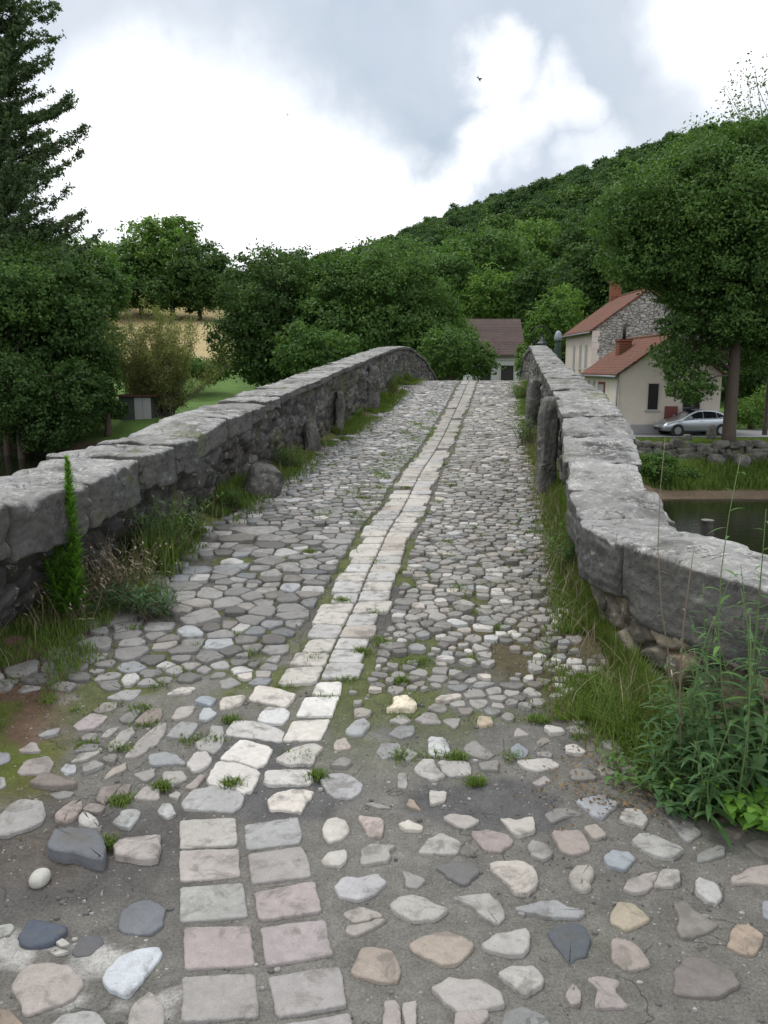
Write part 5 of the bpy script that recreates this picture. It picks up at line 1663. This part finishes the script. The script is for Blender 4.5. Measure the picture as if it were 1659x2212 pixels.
# sallow bush with bare twigs
def sallow():
    b = at(338, 905, 68); gz = float(H(b.x, 68)); r = random.Random(9); rng = np.random.default_rng(9)
    root = empty('bush', (b.x, 68, gz)); tag(root, 'pale yellowish thin-leaved bush with bare twigs in front of the wheat field', 'bush')
    t = MB(); P = []
    for k in range(80):
        a = r.uniform(0, 2 * math.pi); sp = r.uniform(.05, .60)
        L = r.uniform(4.5, 10.2) * (1 - .2 * sp)
        p = Vector((r.gauss(0, .7), r.gauss(0, .5), -.2)); d = Vector((math.cos(a) * sp, math.sin(a) * sp, 1)).normalized(); pts = [p]
        if k < 3: d = Vector((.9, 0, .65)).normalized(); L = 8
        for q in range(7):
            d = (d + Vector((r.uniform(-.14, .14), r.uniform(-.14, .14), r.uniform(-.02, .06)))).normalized()
            p = p + d * L / 7; pts.append(p)
        t.tube(pts, [.10, .08, .06, .045, .03, .02, .012, .006], 5)
        for q in range(28):
            i = r.randint(1, 6); b0 = pts[i].lerp(pts[min(i + 1, 7)], r.random())
            e = b0 + Vector((r.uniform(-1, 1), r.uniform(-1, 1), r.uniform(.0, 1.3))) * r.uniform(.3, 1.0)
            t.tube([b0, b0.lerp(e, .5) + Vector((0, 0, .06)), e], [.014, .009, .004], 3)
            m = 34
            P.append(np.array(b0) + rng.random((m, 1)) * np.array(e - b0) + rng.normal(size=(m, 3)) * .2)
    P = np.vstack(P)
    V, F = leaf_quads(P, rng.normal(size=P.shape) + [0, 0, .5], .10 + .14 * rng.random(len(P)), .4, rng)
    link('crown', leaf_mesh('crown', V, F, rng.random(len(P))), M['leaf_sallow'], root)
    t.build('branches', M['bark_grey'], root, True)
sallow()

# ------------------------------------------------------------------ the wooded hill: one mass
def forest():
    src = bpy.data.collections.new('crown_shapes')
    hm = leaf_mat('leaf_wood', (.024, .056, .022), (.075, .145, .040), .3)
    t = NT(hm); bs = t.n['Principled BSDF']; s0 = bs.inputs['Base Color'].links[0].from_socket
    rd = t.n.new('ShaderNodeObjectInfo').outputs['Random']
    cc = t.mix(1., s0, t.ramp(rd, (0, (.65, .75, .78, 1)), (.4, (.95, 1, 1, 1)), (.75, (1.3, 1.25, 1.0, 1)), (1, (1.8, 1.65, 1.1, 1))), 'MULTIPLY')
    t.l.new(cc, bs.inputs['Base Color'])
    for i in range(5):
        rng = np.random.default_rng(100 + i)
        bl = [(0, 0, 5.2, 3.9, 3.9, 4.2)] + [(rng.uniform(-2.4, 2.4), rng.uniform(-2.4, 2.4), rng.uniform(4.2, 8.2), *(rng.uniform(1.5, 2.5, 3))) for _ in range(5)]
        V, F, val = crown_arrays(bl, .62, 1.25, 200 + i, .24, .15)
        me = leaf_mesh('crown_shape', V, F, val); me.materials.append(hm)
        o = bpy.data.objects.new('crown_shape', me); src.objects.link(o)
    rng = np.random.default_rng(5)
    pts = []; sc = []
    for r0 in np.arange(92, 372, 4.3):
        st = 4.5 / r0
        for az in np.arange(-.62, .78, st):
            r_ = r0 + rng.uniform(-2.8, 2.8); a = az + rng.uniform(-.45, .45) * st
            x, y = r_ * math.sin(a), r_ * math.cos(a)
            if a < -.10 and r_ < 262: continue
            if a < .06 and r_ < 120: continue
            if a < .18 and r_ < 100: continue
            z = float(H(x, y))
            pts.append((x, y, z - 1.2)); sc.append(rng.uniform(.5, .85) + .4 * rng.random() ** 4)
    me = np_mesh('hill_wood', np.array(pts), np.array([[0, 1, 2]]))
    me.clear_geometry(); me.from_pydata(pts, [], [])
    a = me.attributes.new('sc', 'FLOAT', 'POINT'); a.data.foreach_set('value', np.array(sc, np.float32))
    o = link('hill_forest', me, None)
    tag(o, 'dense green wood covering the long hill that climbs to the right', 'wood', None, 'stuff')
    g = bpy.data.node_groups.new('forest', 'GeometryNodeTree')
    g.interface.new_socket('Geometry', in_out='INPUT', socket_type='NodeSocketGeometry'); g.interface.new_socket('Geometry', in_out='OUTPUT', socket_type='NodeSocketGeometry')
    N = g.nodes; Lk = g.links
    gi = N.new('NodeGroupInput'); go = N.new('NodeGroupOutput'); ip = N.new('GeometryNodeInstanceOnPoints'); ci = N.new('GeometryNodeCollectionInfo')
    ci.inputs['Collection'].default_value = src; ci.inputs['Separate Children'].default_value = True; ci.inputs['Reset Children'].default_value = True
    rv = N.new('FunctionNodeRandomValue'); rv.data_type = 'FLOAT_VECTOR'; rv.inputs[0].default_value = (-.06, -.06, 0); rv.inputs[1].default_value = (.06, .06, 6.28)
    at_ = N.new('GeometryNodeInputNamedAttribute'); at_.data_type = 'FLOAT'; at_.inputs['Name'].default_value = 'sc'
    Lk.new(gi.outputs[0], ip.inputs['Points']); Lk.new(ci.outputs[0], ip.inputs['Instance']); ip.inputs['Pick Instance'].default_value = True
    Lk.new(rv.outputs[0], ip.inputs['Rotation']); Lk.new(at_.outputs[0], ip.inputs['Scale']); Lk.new(ip.outputs[0], go.inputs[0])
    o.modifiers.new('forest', 'NODES').node_group = g
forest()

# ------------------------------------------------------------------ grass and weeds
def blades(P, Hh, W, rng, lean=.45, seg=3):
    n = len(P)
    a = rng.random(n) * 2 * math.pi
    d = np.stack([np.cos(a), np.sin(a), np.zeros(n)], 1)
    w = np.stack([-np.sin(a), np.cos(a), np.zeros(n)], 1)
    ln = (rng.random(n) * lean)[:, None]
    W = np.asarray(W)[:, None] if hasattr(W, '__len__') else W
    Hh = np.asarray(Hh)[:, None] if hasattr(Hh, '__len__') else np.full((n, 1), Hh)
    rows = []
    for k in range(seg):
        u = k / seg
        c = P + d * Hh * ln * u * u * 1.6 + np.array([0, 0, 1]) * Hh * u * (1 - .25 * ln * u)
        ww = W * (1 - u * .6) * .5
        rows += [c - w * ww, c + w * ww]
    tip = P + d * Hh * ln * 1.6 + np.array([0, 0, 1]) * Hh * (1 - .25 * ln)
    rows += [tip - w * .0002, tip + w * .0002]
    V = np.stack(rows, 1).reshape(-1, 3); m = 2 * (seg + 1)
    b = np.arange(n)[:, None] * m
    F = np.concatenate([b + np.array([2 * k, 2 * k + 1, 2 * k + 3, 2 * k + 2]) for k in range(seg)], 1).reshape(-1, 4)
    return V, F, np.repeat(rng.random(n), seg)

def grass_object(name, label, P, Hh, W, seed, mat='grass', lean=.5):
    rng = np.random.default_rng(seed)
    V, F, v = blades(P, Hh, W, rng, lean)
    o = link(name, leaf_mesh(name, V, F, v), M[mat]); tag(o, label, 'grass', None, 'stuff'); return o

def verge():
    rng = np.random.default_rng(21)
    # left verge
    n = 60000
    y = 3.0 + 18 * rng.random(n) ** 1.7
    off = np.abs(rng.normal(size=n)) * .17 * (1 + .6 * (y < 5))
    x = xl(y) + .02 + off
    den = vnoise(x * 2.2, y * 1.6, s=3) + .5 * vnoise(x * 7, y * 7, s=4) + .25
    k = (den > .05) & (off < .6) & ((y > 6.3) | (off < .42) | (y < 5.6))
    x, y, off = x[k], y[k], off[k]
    z = road_z(y) + .02
    hgt = (.035 + .15 * np.exp(-off / .10) * rng.random(len(x)) ** 1.4) * (.7 + .8 * (vnoise(x * 1.5, y * 1.5, s=8) > .1))
    grass_object('grass', 'thin grass and moss tufts along the foot of the weedy parapet', np.stack([x, y, z], 1), hgt, .004 + .0008 * y, 1)
    # long blades standing in front of the rising parapet
    P = []; Hs = []
    for px, py, m, hh, sp_ in [(335, 1235, 260, .36, .07), (370, 1190, 260, .34, .06), (405, 1165, 160, .26, .05), (490, 1095, 220, .26, .06), (530, 1060, 160, .22, .05), (620, 1005, 200, .3, .09), (300, 1290, 200, .22, .09), (830, 845, 200, .5, .15), (760, 905, 160, .3, .1)]:
        xx, yy = on_road(px, py)
        P.append(np.column_stack([xx + rng.normal(size=m) * sp_, yy + rng.normal(size=m) * sp_, np.full(m, float(road_z(yy)))])); Hs.append(hh * (.35 + .65 * rng.random(m)))
    P = np.vstack(P)
    grass_object('grass', 'long upright grass blades in clumps before the weedy parapet', P, np.concatenate(Hs), .004 + .0009 * P[:, 1], 11, lean=.5)
    # near-left lawn scrap beside the wall
    n = 30000
    x = -2.5 + 1.4 * rng.random(n); y = 2.75 + 3.2 * rng.random(n)
    k = (x < np.interp(y, [2.7, 3.2, 4.0, 5.0, 6.0], [-1.50, -1.52, -1.60, -1.62, -1.55]) + .12 * vnoise(x * 5, y * 5, s=1)) & (x > xl(y) - .1)
    k &= (vnoise(x * 3.4, y * 3.4, s=44) > .1 - .75 * sstep(3.3, 4.1, y))
    x, y = x[k], y[k]
    grass_object('grass', 'dark short grass on the bare earth corner below the spire plant', np.stack([x, y, road_z(y) + .02], 1), .012 + .04 * rng.random(len(x)) ** 2 + .04 * rng.random(len(x)) * (y > 3.7), .0042, 2)
    # right verge: tall dense strip against the wall
    n = 95000
    y = 3.3 + 16.5 * rng.random(n) ** 1.8
    off = np.abs(rng.normal(size=n)) * np.interp(y, [3.3, 4.5, 6, 8, 20], [.17, .11, .09, .08, .18])
    x = xr(np.maximum(y, 4.35)) - .01 - off
    x = np.where(y < 4.35, 1.24 - off - (4.35 - y) * .02, x)
    den = vnoise(x * 3, y * 1.5, s=5) + .55
    k = (den > .0) | (off < .08)
    x, y, off = x[k], y[k], off[k]
    hgt = (.025 + .17 * np.exp(-off / .09) * rng.random(len(x)) ** 1.1) * np.interp(y, [3.3, 4.5, 8, 10, 20], [1.05, 1.25, 1.1, .6, .5])
    grass_object('grass', 'tall bright grass strip crowding the foot of the flat-topped parapet', np.stack([x, y, road_z(y) + .01], 1), hgt, .0045 + .0006 * y, 3)
    # tuft of longer grass at the flare
    n = 5000
    c = rng.normal(size=(n, 2)) * np.array([.10, .17]) + np.array([1.14, 3.25])
    c = c[(c[:, 0] < 1.5)]
    grass_object('grass', 'clump of long arching grass where the parapet flares outwards', np.column_stack([c, road_z(c[:, 1])]), .04 + .14 * rng.random(len(c)), .005, 4, lean=.9)
    # small tufts between the paving stones
    P = []
    for k in range(230):
        yy = 3.0 + 12 * rng.random() ** 1.3; xx = rng.uniform(float(xl(yy)) + .3, float(xr(max(yy, 4.35))) - .3)
        if vnoise(np.array([xx * 1.2]), np.array([yy * .8]), s=61)[0] < -.25: continue
        m = rng.integers(12, 90); P.append(np.column_stack([xx + rng.normal(size=m) * .03, yy + rng.normal(size=m) * .025, np.full(m, float(road_z(yy)) + .0)]))
    for (px, py) in [(352, 1703), (262, 1735), (230, 1830), (500, 1698), (685, 1680), (1030, 1695), (870, 1475), (990, 1640), (780, 1410), (375, 1155), (670, 1195), (785, 1078), (740, 1300), (500, 1560), (1165, 1560)]:
        xx, yy = on_road(px, py); m = 160
        P.append(np.column_stack([xx + rng.normal(size=m) * .014 * (1 + yy * .12), yy + rng.normal(size=m) * .012 * (1 + yy * .12), np.full(m, float(road_z(yy)) + .004)]))
    for k in range(60):   # leafy patches left of the sett strip higher up
        yy = rng.uniform(6.5, 15); xx = float(np.interp(yy, *SEAM)) - rng.uniform(.22, .7); m = 90
        P.append(np.column_stack([xx + rng.normal(size=m) * .05, yy + rng.normal(size=m) * .09, np.full(m, float(road_z(yy)) + .004)]))
    P = np.vstack(P)
    grass_object('moss', 'small green moss and grass tufts growing in the paving joints', P, .012 + .022 * rng.random(len(P)), .006, 5, lean=1.)
    # far bank sward
    n = 60000
    x = 8.5 + 20 * rng.random(n); s = .9 + 5.5 * rng.random(n) ** .8
    y = bank_y(x) + s
    k = (y < 41.2) | (x < 11.0); x, y = x[k], y[k]
    grass_object('grass', 'rough grass on the river bank below the dry-stone wall', np.stack([x, y, H(x, y)], 1), .12 + .45 * rng.random(len(x)) ** 2 * (1 + .5 * vnoise(x, y)), .05, 6)
    n = 30000
    x = 10 + 24 * rng.random(n); y = 41.9 + 2.7 * rng.random(n)
    grass_object('grass', 'mown lawn strip between the road and the dry-stone wall', np.stack([x, y, H(x, y)], 1), .04 + .07 * rng.random(n), .04, 7)
verge()
def litter():
    rng = np.random.default_rng(77); P = []
    for px, py, sx_, sy_, n in [(1330, 1690, .20, .12, 700), (1450, 1730, .16, .08, 500), (1230, 1560, .07, .25, 260), (60, 1480, .25, .20, 700), (200, 1400, .12, .25, 260), (560, 1060, .08, .5, 200), (700, 950, .08, .9, 160), (180, 1830, .14, .03, 60)]:
        x, y = on_road(px, py)
        P.append(np.column_stack([x + rng.normal(size=n) * sx_, y + rng.normal(size=n) * sy_]))
    P = np.vstack(P); P = P[(P[:, 0] > xl(P[:, 1]) - .02)]
    P = np.column_stack([P, road_z(P[:, 1]) + .012 + .008 * rng.random(len(P))])
    V, F = leaf_quads(P, rng.normal(size=P.shape) * .45 + [0, 0, 1], .007 + .020 * rng.random(len(P)) ** 2, .4, rng)
    o = link('leaf_litter', leaf_mesh('leaf_litter', V, F, rng.random(len(P))), leaf_mat('litter', (.06, .04, .022), (.26, .17, .085), .1, .8))
    tag(o, 'brown leaf litter and straw scattered on the earth at the wall feet', 'leaf litter', None, 'stuff')
    n = 2600
    y = 3.2 + 9 * rng.random(n) ** 1.5; rt = rng.random(n) < .6
    x = np.where(rt, xr(np.maximum(y, 4.35)) - .06 - .12 * np.abs(rng.normal(size=n)), xl(y) + .03 + .15 * np.abs(rng.normal(size=n)))
    x = np.where(rt & (y < 4.35), 1.22 - .1 * np.abs(rng.normal(size=n)), x)
    grass_object('grass', 'dead straw-coloured blades mixed into both verges', np.stack([x, y, road_z(y) + .01], 1), .05 + .2 * rng.random(n) ** 1.5, .004, 12, 'dry', lean=.8)
litter()

def lance(base, dirv, L, W, droop, seg=4, nrm=None):
    """one curved lance-shaped leaf as a strip"""
    d = Vector(dirv).normalized(); up = Vector((0, 0, 1))
    sd = d.cross(up)
    if sd.length < .1: sd = Vector((1, 0, 0))
    sd.normalize()
    vs = []; p = Vector(base)
    for k in range(seg + 1):
        u = k / seg; w = W * .5 * (math.sin(math.pi * min(.96, u * .85 + .12)) if k < seg else .02)
        vs += [p - sd * w + Vector((0, 0, w * .5)), p + sd * w + Vector((0, 0, w * .5))]
        d = (d + Vector((0, 0, -droop / seg))).normalized(); p = p + d * L / seg
    fs = [(2 * k, 2 * k + 1, 2 * k + 3, 2 * k + 2) for k in range(seg)]
    return vs, fs

def plant(name, loc, label, stems, leafset, mat, stem_mat='stem', seed=0, cat='plant', group=None, curve=1.):
    """stems: list of (top offset, radius, curve); leafset(r, point, direction, u) -> list of (dir, L, W, droop)"""
    r = random.Random(seed); root = empty(name, loc); tag(root, label, cat, group)
    st = MB(); lf = MB(); vals = []
    for off, rad, n_leaf, u0, b0 in stems:
        b0 = Vector(b0); e = Vector(off); L = (e - b0).length
        k1 = Vector((r.uniform(-.1, .1), r.uniform(-.1, .1), 0)) * L * curve
        pts = [b0 + (e - b0) * u + k1 * math.sin(u * math.pi) + Vector((0, 0, .1 * L * math.sin(u * math.pi) * .4)) for u in [i / 6 for i in range(7)]]
        st.tube(pts, [rad * (1 - .75 * i / 6) for i in range(7)], 6)
        for k in range(n_leaf):
            u = u0 + (1 - u0) * (k + r.random()) / n_leaf; i = min(5, int(u * 6)); p = pts[i].lerp(pts[i + 1], u * 6 - i)
            for dv, LL, W, dr in leafset(r, p, u, k):
                vs, fs = lance(p, dv, LL, W, dr); lf.add(vs, fs); vals += [r.random()] * len(fs)
    st.build('stem', M[stem_mat], root, True)
    if lf.f:
        me = lf.mesh('leaves', True); set_face_float(me, 'v', vals); link('leaves', me, M[mat], root)
    return root

def ang(r, k): return k * 2.4 + r.uniform(-.4, .4)

# spire plant left
x, y = on_road(140, 1345)
def spire_leaves(r, p, u, k):
    a = ang(r, k); w = (1 - u) ** .75
    o = []
    for _ in range(2):
        a2 = a + r.uniform(-1, 1)
        o.append(((math.cos(a2), math.sin(a2), r.uniform(.5, 1.3) + .5 * u), .026 + .13 * w * r.uniform(.4, 1.15), .011 + .008 * w, r.uniform(.1, .6)))
    return o
plant('spire_plant', (x + .02, y, float(road_z(y))), 'tall bright green cone-shaped spire plant against the near parapet', [((.06, 0, .96), .008, 330, .03, (0, 0, 0)), ((-.06, .02, .62), .005, 110, .1, (-.03, .02, 0)), ((.10, -.02, .50), .005, 90, .1, (.03, 0, 0)), ((-.10, -.02, .38), .005, 60, .1, (-.02, 0, 0))], spire_leaves, 'spire', seed=2, curve=.2)

# dried tangle left of centre of the near parapet
def twigs(name, px, py, label, n, hmax, spread, seed, leafy=0, mat='weed', stem='dry_stem'):
    x, y = on_road(px, py)
    r = random.Random(seed); st = []
    for k in range(n):
        b = (r.gauss(0, spread * .5), r.gauss(0, spread * .35), 0)
        h = hmax * r.uniform(.35, 1)
        st.append(((b[0] + r.gauss(0, .45) * h, b[1] + r.gauss(0, .25) * h, h), r.uniform(.0014, .003), leafy, .15, b))
    def ls(r, p, u, k):
        a = ang(r, k); return [((math.cos(a), math.sin(a), r.uniform(.2, 1.)), r.uniform(.03, .075), r.uniform(.006, .014), .5)]
    return plant(name, (x, y, float(road_z(y))), label, st, ls, mat, stem, seed)
M['dry_stem'] = new_mat('dry_stem', (.17, .135, .095, 1), .85)[0]
twigs('dry_weed', 250, 1290, 'brown dead twiggy weed tangle beside the spire plant', 130, .42, .22, 5, 3, 'dry')
twigs('weed', 330, 1215, 'wispy green and brown weed clump in front of the parapet, up from the dead tangle', 110, .5, .2, 6, 16)
twigs('weed', 395, 1165, 'thin green weed next to the first cobbles, third from the spire plant', 45, .34, .12, 7, 16)
twigs('weed', 300, 1330, 'low dark leafy weed at the foot of the dead tangle', 60, .20, .2, 8, 14, 'weed_dark')
twigs('weed', 500, 1105, 'small grassy weed before the mossy boulder', 40, .22, .12, 9, 12)
twigs('weed', 620, 1015, 'weed tuft between boulder and leaning slab', 45, .3, .14, 10, 12)
twigs('weed', 828, 850, 'tall weed clump between the last upright posts of the rising parapet', 70, .75, .3, 11, 14)
twigs('dry_weed', 110, 1345, 'pale dead grass stalks under the near parapet by the spire plant', 60, .3, .3, 12, 2, 'dry')
twigs('weed', 1255, 1240, 'fern-like weed climbing the flat-topped parapet near its broken corner', 60, .42, .08, 13, 18)
twigs('weed', 1122, 860, 'leafy weed bank beside the far small guard post', 60, .5, .25, 14, 14)
twigs('weed', 1140, 960, 'weed growing at the foot of the brownish guard post', 60, .4, .16, 15, 14)

# thistle-like plants at the right
def thistle(name, px, py, label, stems, mat, seed, lmin, lmax, wid, nl, droop=.8, stem='stem'):
    x, y = on_road(px, py); r = random.Random(seed); st = []
    for tx, ty, dist in stems:
        t = at(tx, ty, y + dist) - Vector((x, y, float(road_z(y))))
        st.append(((t.x, t.y, t.z), r.uniform(.0035, .0055), nl, .04, (r.gauss(0, .05), r.gauss(0, .05), -.02)))
    def ls(r, p, u, k):
        a = ang(r, k); q = 1 - .65 * u
        return [((math.cos(a), math.sin(a), r.uniform(.15, .8)), r.uniform(lmin, lmax) * q, wid * q * r.uniform(.7, 1.2), droop)]
    return plant(name, (x, y, float(road_z(y))), label, st, ls, mat, stem, seed)
thistle('tall_weed', 1590, 1735, 'tall thin seeding weed whose stalk reaches above the big coping stone', [(1600, 985, 0.), (1655, 1100, .05)], 'weed', 31, .09, .17, .022, 16)
thistle('tall_weed', 1520, 1700, 'slender leaning dry weed stalk nearest the broken wall corner', [(1437, 945, .1), (1500, 1180, .0)], 'dry', 32, .03, .07, .006, 9, stem='dry_stem')
for i, (px, py, stems, lb) in enumerate([
    (1560, 1660, [(1520, 1260, .1), (1580, 1240, .1), (1490, 1330, .1), (1600, 1270, .1), (1640, 1300, .1), (1545, 1360, .05)], 'dense leafy dark weed pressed against the big flaring coping stone'),
    (1480, 1640, [(1440, 1420, .1), (1500, 1400, .1), (1400, 1500, .05), (1530, 1450, .05)], 'dark weed under the end of the rubble wall face, behind the low ones'),
    (1500, 1690, [(1470, 1380, 0), (1540, 1340, .1), (1420, 1480, 0), (1560, 1450, -.1)], 'dark thistle-like plant in front of the rubble wall face'),
    (1590, 1740, [(1560, 1290, 0), (1620, 1330, .0), (1640, 1450, -.1), (1530, 1420, 0), (1600, 1220, .1)], 'tallest dark lance-leaved plant in the clump at the right edge'),
    (1640, 1700, [(1670, 1300, 0), (1690, 1420, 0), (1610, 1500, .1), (1650, 1400, .1)], 'lance-leaved plant cut by the right edge of the frame'),
    (1450, 1720, [(1400, 1560, 0), (1480, 1540, 0), (1440, 1500, .1), (1510, 1570, 0)], 'low spreading dark weed beside the leaf litter'),
    (1540, 1790, [(1500, 1600, 0), (1580, 1560, 0), (1540, 1640, -.05), (1620, 1620, 0)], 'low dark weed over the corner of the cobbles')]):
    thistle('thistle', px, py, lb, stems, 'weed_dark', 40 + i, .07, .20, .024, 22)
def broad(name, px, py, label, n, h, L, W, mat, seed, sp=.10):
    x, y = on_road(px, py); r = random.Random(seed)
    st = [((r.gauss(0, sp), r.gauss(0, sp * .8), h * r.uniform(.5, 1)), .0025, 9, .2, (r.gauss(0, sp * .4), r.gauss(0, sp * .4), 0)) for _ in range(n)]
    def ls(r, p, u, k):
        a = ang(r, k); return [((math.cos(a), math.sin(a), r.uniform(.0, .7)), L * r.uniform(.6, 1.1), W * r.uniform(.7, 1.1), .9)]
    return plant(name, (x, y, float(road_z(y))), label, st, ls, mat, 'stem', seed)
broad('leafy_weed', 1640, 1790, 'bright yellow-green broad-leaved weed in the corner by the last paving slabs', 14, .16, .075, .040, 'spire', 51, .07)
broad('leafy_weed', 1600, 1700, 'glossy broad-leaved green plant behind the bright yellow-green one', 18, .30, .09, .048, 'weed_dark', 52, .12)
broad('leafy_weed', 1500, 1745, 'small blue-green ivy-like plant creeping over the litter', 14, .10, .05, .035, 'weed_dark', 53, .10)
broad('leafy_weed', 1400, 1700, 'low mixed weeds between long grass and the ivy-like plant', 22, .12, .05, .014, 'weed', 54, .16)
# a few fallen leaves
lm = new_mat('fallen_leaf', (.28, .13, .05, 1), .8)[0]
for px, py, s, lb in [(1412, 1706, .05, 'orange-brown fallen leaf on the leaf litter'), (1580, 1762, .06, 'curled rust-brown fallen leaf beside the corner weeds')]:
    x, y = on_road(px, py); m = MB(); vs, fs = lance((0, 0, 0), (1, .2, .25), s, s * .35, .5, 6); m.add(vs, fs)
    o = m.build('fallen_leaf', lm, None, True); o.location = (x, y, float(road_z(y)) + .02); o.modifiers.new('s', 'SOLIDIFY').thickness = .0006; tag(o, lb, 'leaf')

# ------------------------------------------------------------------ sky, sun, camera
SUN_EL, SUN_AZ = math.radians(60), math.radians(-42)
w = bpy.data.worlds.new('World'); scene.world = w; w.use_nodes = True
t = NT(w); bg = t.n['Background']
sky = t.n.new('ShaderNodeTexSky'); sky.sky_type = 'NISHITA'; sky.sun_disc = False; sky.sun_elevation = SUN_EL; sky.sun_rotation = SUN_AZ
sky.air_density = 1.; sky.dust_density = 1.5
d0 = t.n.new('ShaderNodeTexCoord').outputs['Generated']
nz = t.n.new('ShaderNodeTexNoise'); nz.inputs['Scale'].default_value = 5.5; nz.inputs['Detail'].default_value = 8; nz.inputs['Roughness'].default_value = .56; t.l.new(d0, nz.inputs['Vector'])
va = t.n.new('ShaderNodeVectorMath'); va.operation = 'SUBTRACT'; t.l.new(nz.outputs['Color'], va.inputs[0]); va.inputs[1].default_value = (.5, .5, .5)
vm = t.n.new('ShaderNodeVectorMath'); vm.operation = 'MULTIPLY_ADD'; t.l.new(va.outputs[0], vm.inputs[0]); vm.inputs[1].default_value = (.20, .20, .20); t.l.new(d0, vm.inputs[2])
wd = vm.outputs[0]
def blob(px, py, rad, sharp=.25):
    d = ray(px, py); d = d / np.linalg.norm(d)
    dist = t.n.new('ShaderNodeVectorMath'); dist.operation = 'DISTANCE'; t.l.new(wd, dist.inputs[0]); dist.inputs[1].default_value = tuple(d)
    return t.mr(dist.outputs['Value'], rad, rad * sharp)
dark = None
for px, py, rad, k in [(850, 150, .17, .75), (800, 30, .17, .85), (870, 310, .11, .85), (330, 20, .13, .85), (560, 60, .13, .5), (1270, 180, .17, .65), (1420, 120, .13, .5), (1120, 120, .14, .55), (1150, 310, .06, .6), (1050, 20, .12, .5), (940, 360, .07, .5), (1400, 200, .1, .35), (180, 80, .10, .5), (600, -250, .4, .8), (1500, -500, .5, .7)]:
    b = t.math('MULTIPLY', blob(px, py, rad), k)
    dark = b if dark is None else t.math('MAXIMUM', dark, b)
white = None
for px, py, rad, k in [(300, 360, .17, 1.), (470, 390, .19, 1.), (650, 410, .15, 1.), (720, 470, .13, 1.), (560, 310, .08, .9), (1050, 190, .05, .62), (1000, 325, .05, .62), (1060, 275, .055, .6), (1180, 255, .05, .5), (1120, 290, .055, .6), (1640, 40, .13, .85), (1260, 330, .05, .4), (900, 430, .08, .9)]:
    b = t.math('MULTIPLY', blob(px, py, rad, .3), k)
    white = b if white is None else t.math('MAXIMUM', white, b)
fine = t.noise(5.5, 8, .58, d0, .4)
dk = t.math('MULTIPLY', dark, t.mr(fine, .25, .62, 1.25, .55), clamp=True)
dk = t.math('MULTIPLY', dk, t.math('SUBTRACT', 1., white), clamp=True)
cl = t.mix(dk, (.53, .575, .65, 1), (.39, .46, .535, 1))
mid = t.mr(t.noise(2.2, 6, .55, wd), .42, .66, 0, .45)
mid = t.math('MULTIPLY', mid, t.math('SUBTRACT', 1., white), clamp=True)
cl = t.mix(mid, cl, (.66, .69, .73, 1))
cl = t.mix(t.math('MULTIPLY', white, .9), cl, (1.12, 1.12, 1.12, 1))
sx_ = t.n.new('ShaderNodeSeparateXYZ'); t.l.new(d0, sx_.inputs[0])
up = t.math('MAXIMUM', t.mr(sx_.outputs['Z'], .60, .85), t.mr(sx_.outputs['Y'], .1, -.3))  # unseen sky overhead and behind the camera, added brightness to light the ground
up = t.math('MULTIPLY', up, t.mr(t.noise(1.7, 4, .5, d0), .3, .6, .7, 1.))
cl = t.mix(up, cl, (1.15, 1.16, 1.2, 1))
skc = t.mix(1., sky.outputs[0], (.10, .10, .10, 1), 'MULTIPLY')
t.l.new(t.mix(.93, skc, cl), bg.inputs[0]); bg.inputs[1].default_value = 1.0

sd = bpy.data.lights.new('sun', 'SUN'); sd.energy = 1.4; sd.angle = math.radians(14); sd.color = (1, .96, .9)
so = bpy.data.objects.new('sun', sd); COL.objects.link(so)
dirv = Vector((math.sin(SUN_AZ) * math.cos(SUN_EL), math.cos(SUN_AZ) * math.cos(SUN_EL), math.sin(SUN_EL)))
so.rotation_euler = dirv.to_track_quat('Z', 'Y').to_euler()

cam = bpy.data.cameras.new('camera'); co = bpy.data.objects.new('camera', cam); COL.objects.link(co)
co.location = (0, 0, EYE); co.rotation_euler = (math.radians(90) - PITCH, 0, 0)
cam.sensor_fit = 'VERTICAL'; cam.sensor_height = 36; cam.lens = 1867 / 2400 * 36
cam.clip_start = .05; cam.clip_end = 3000
scene.camera = co
vs_ = scene.view_settings; vs_.view_transform = 'Standard'; vs_.look = 'None'; vs_.exposure = .44; vs_.gamma = 1
scene.cycles.max_bounces = 5; scene.cycles.diffuse_bounces = 2; scene.cycles.transmission_bounces = 3
scene.cycles.use_denoising = True
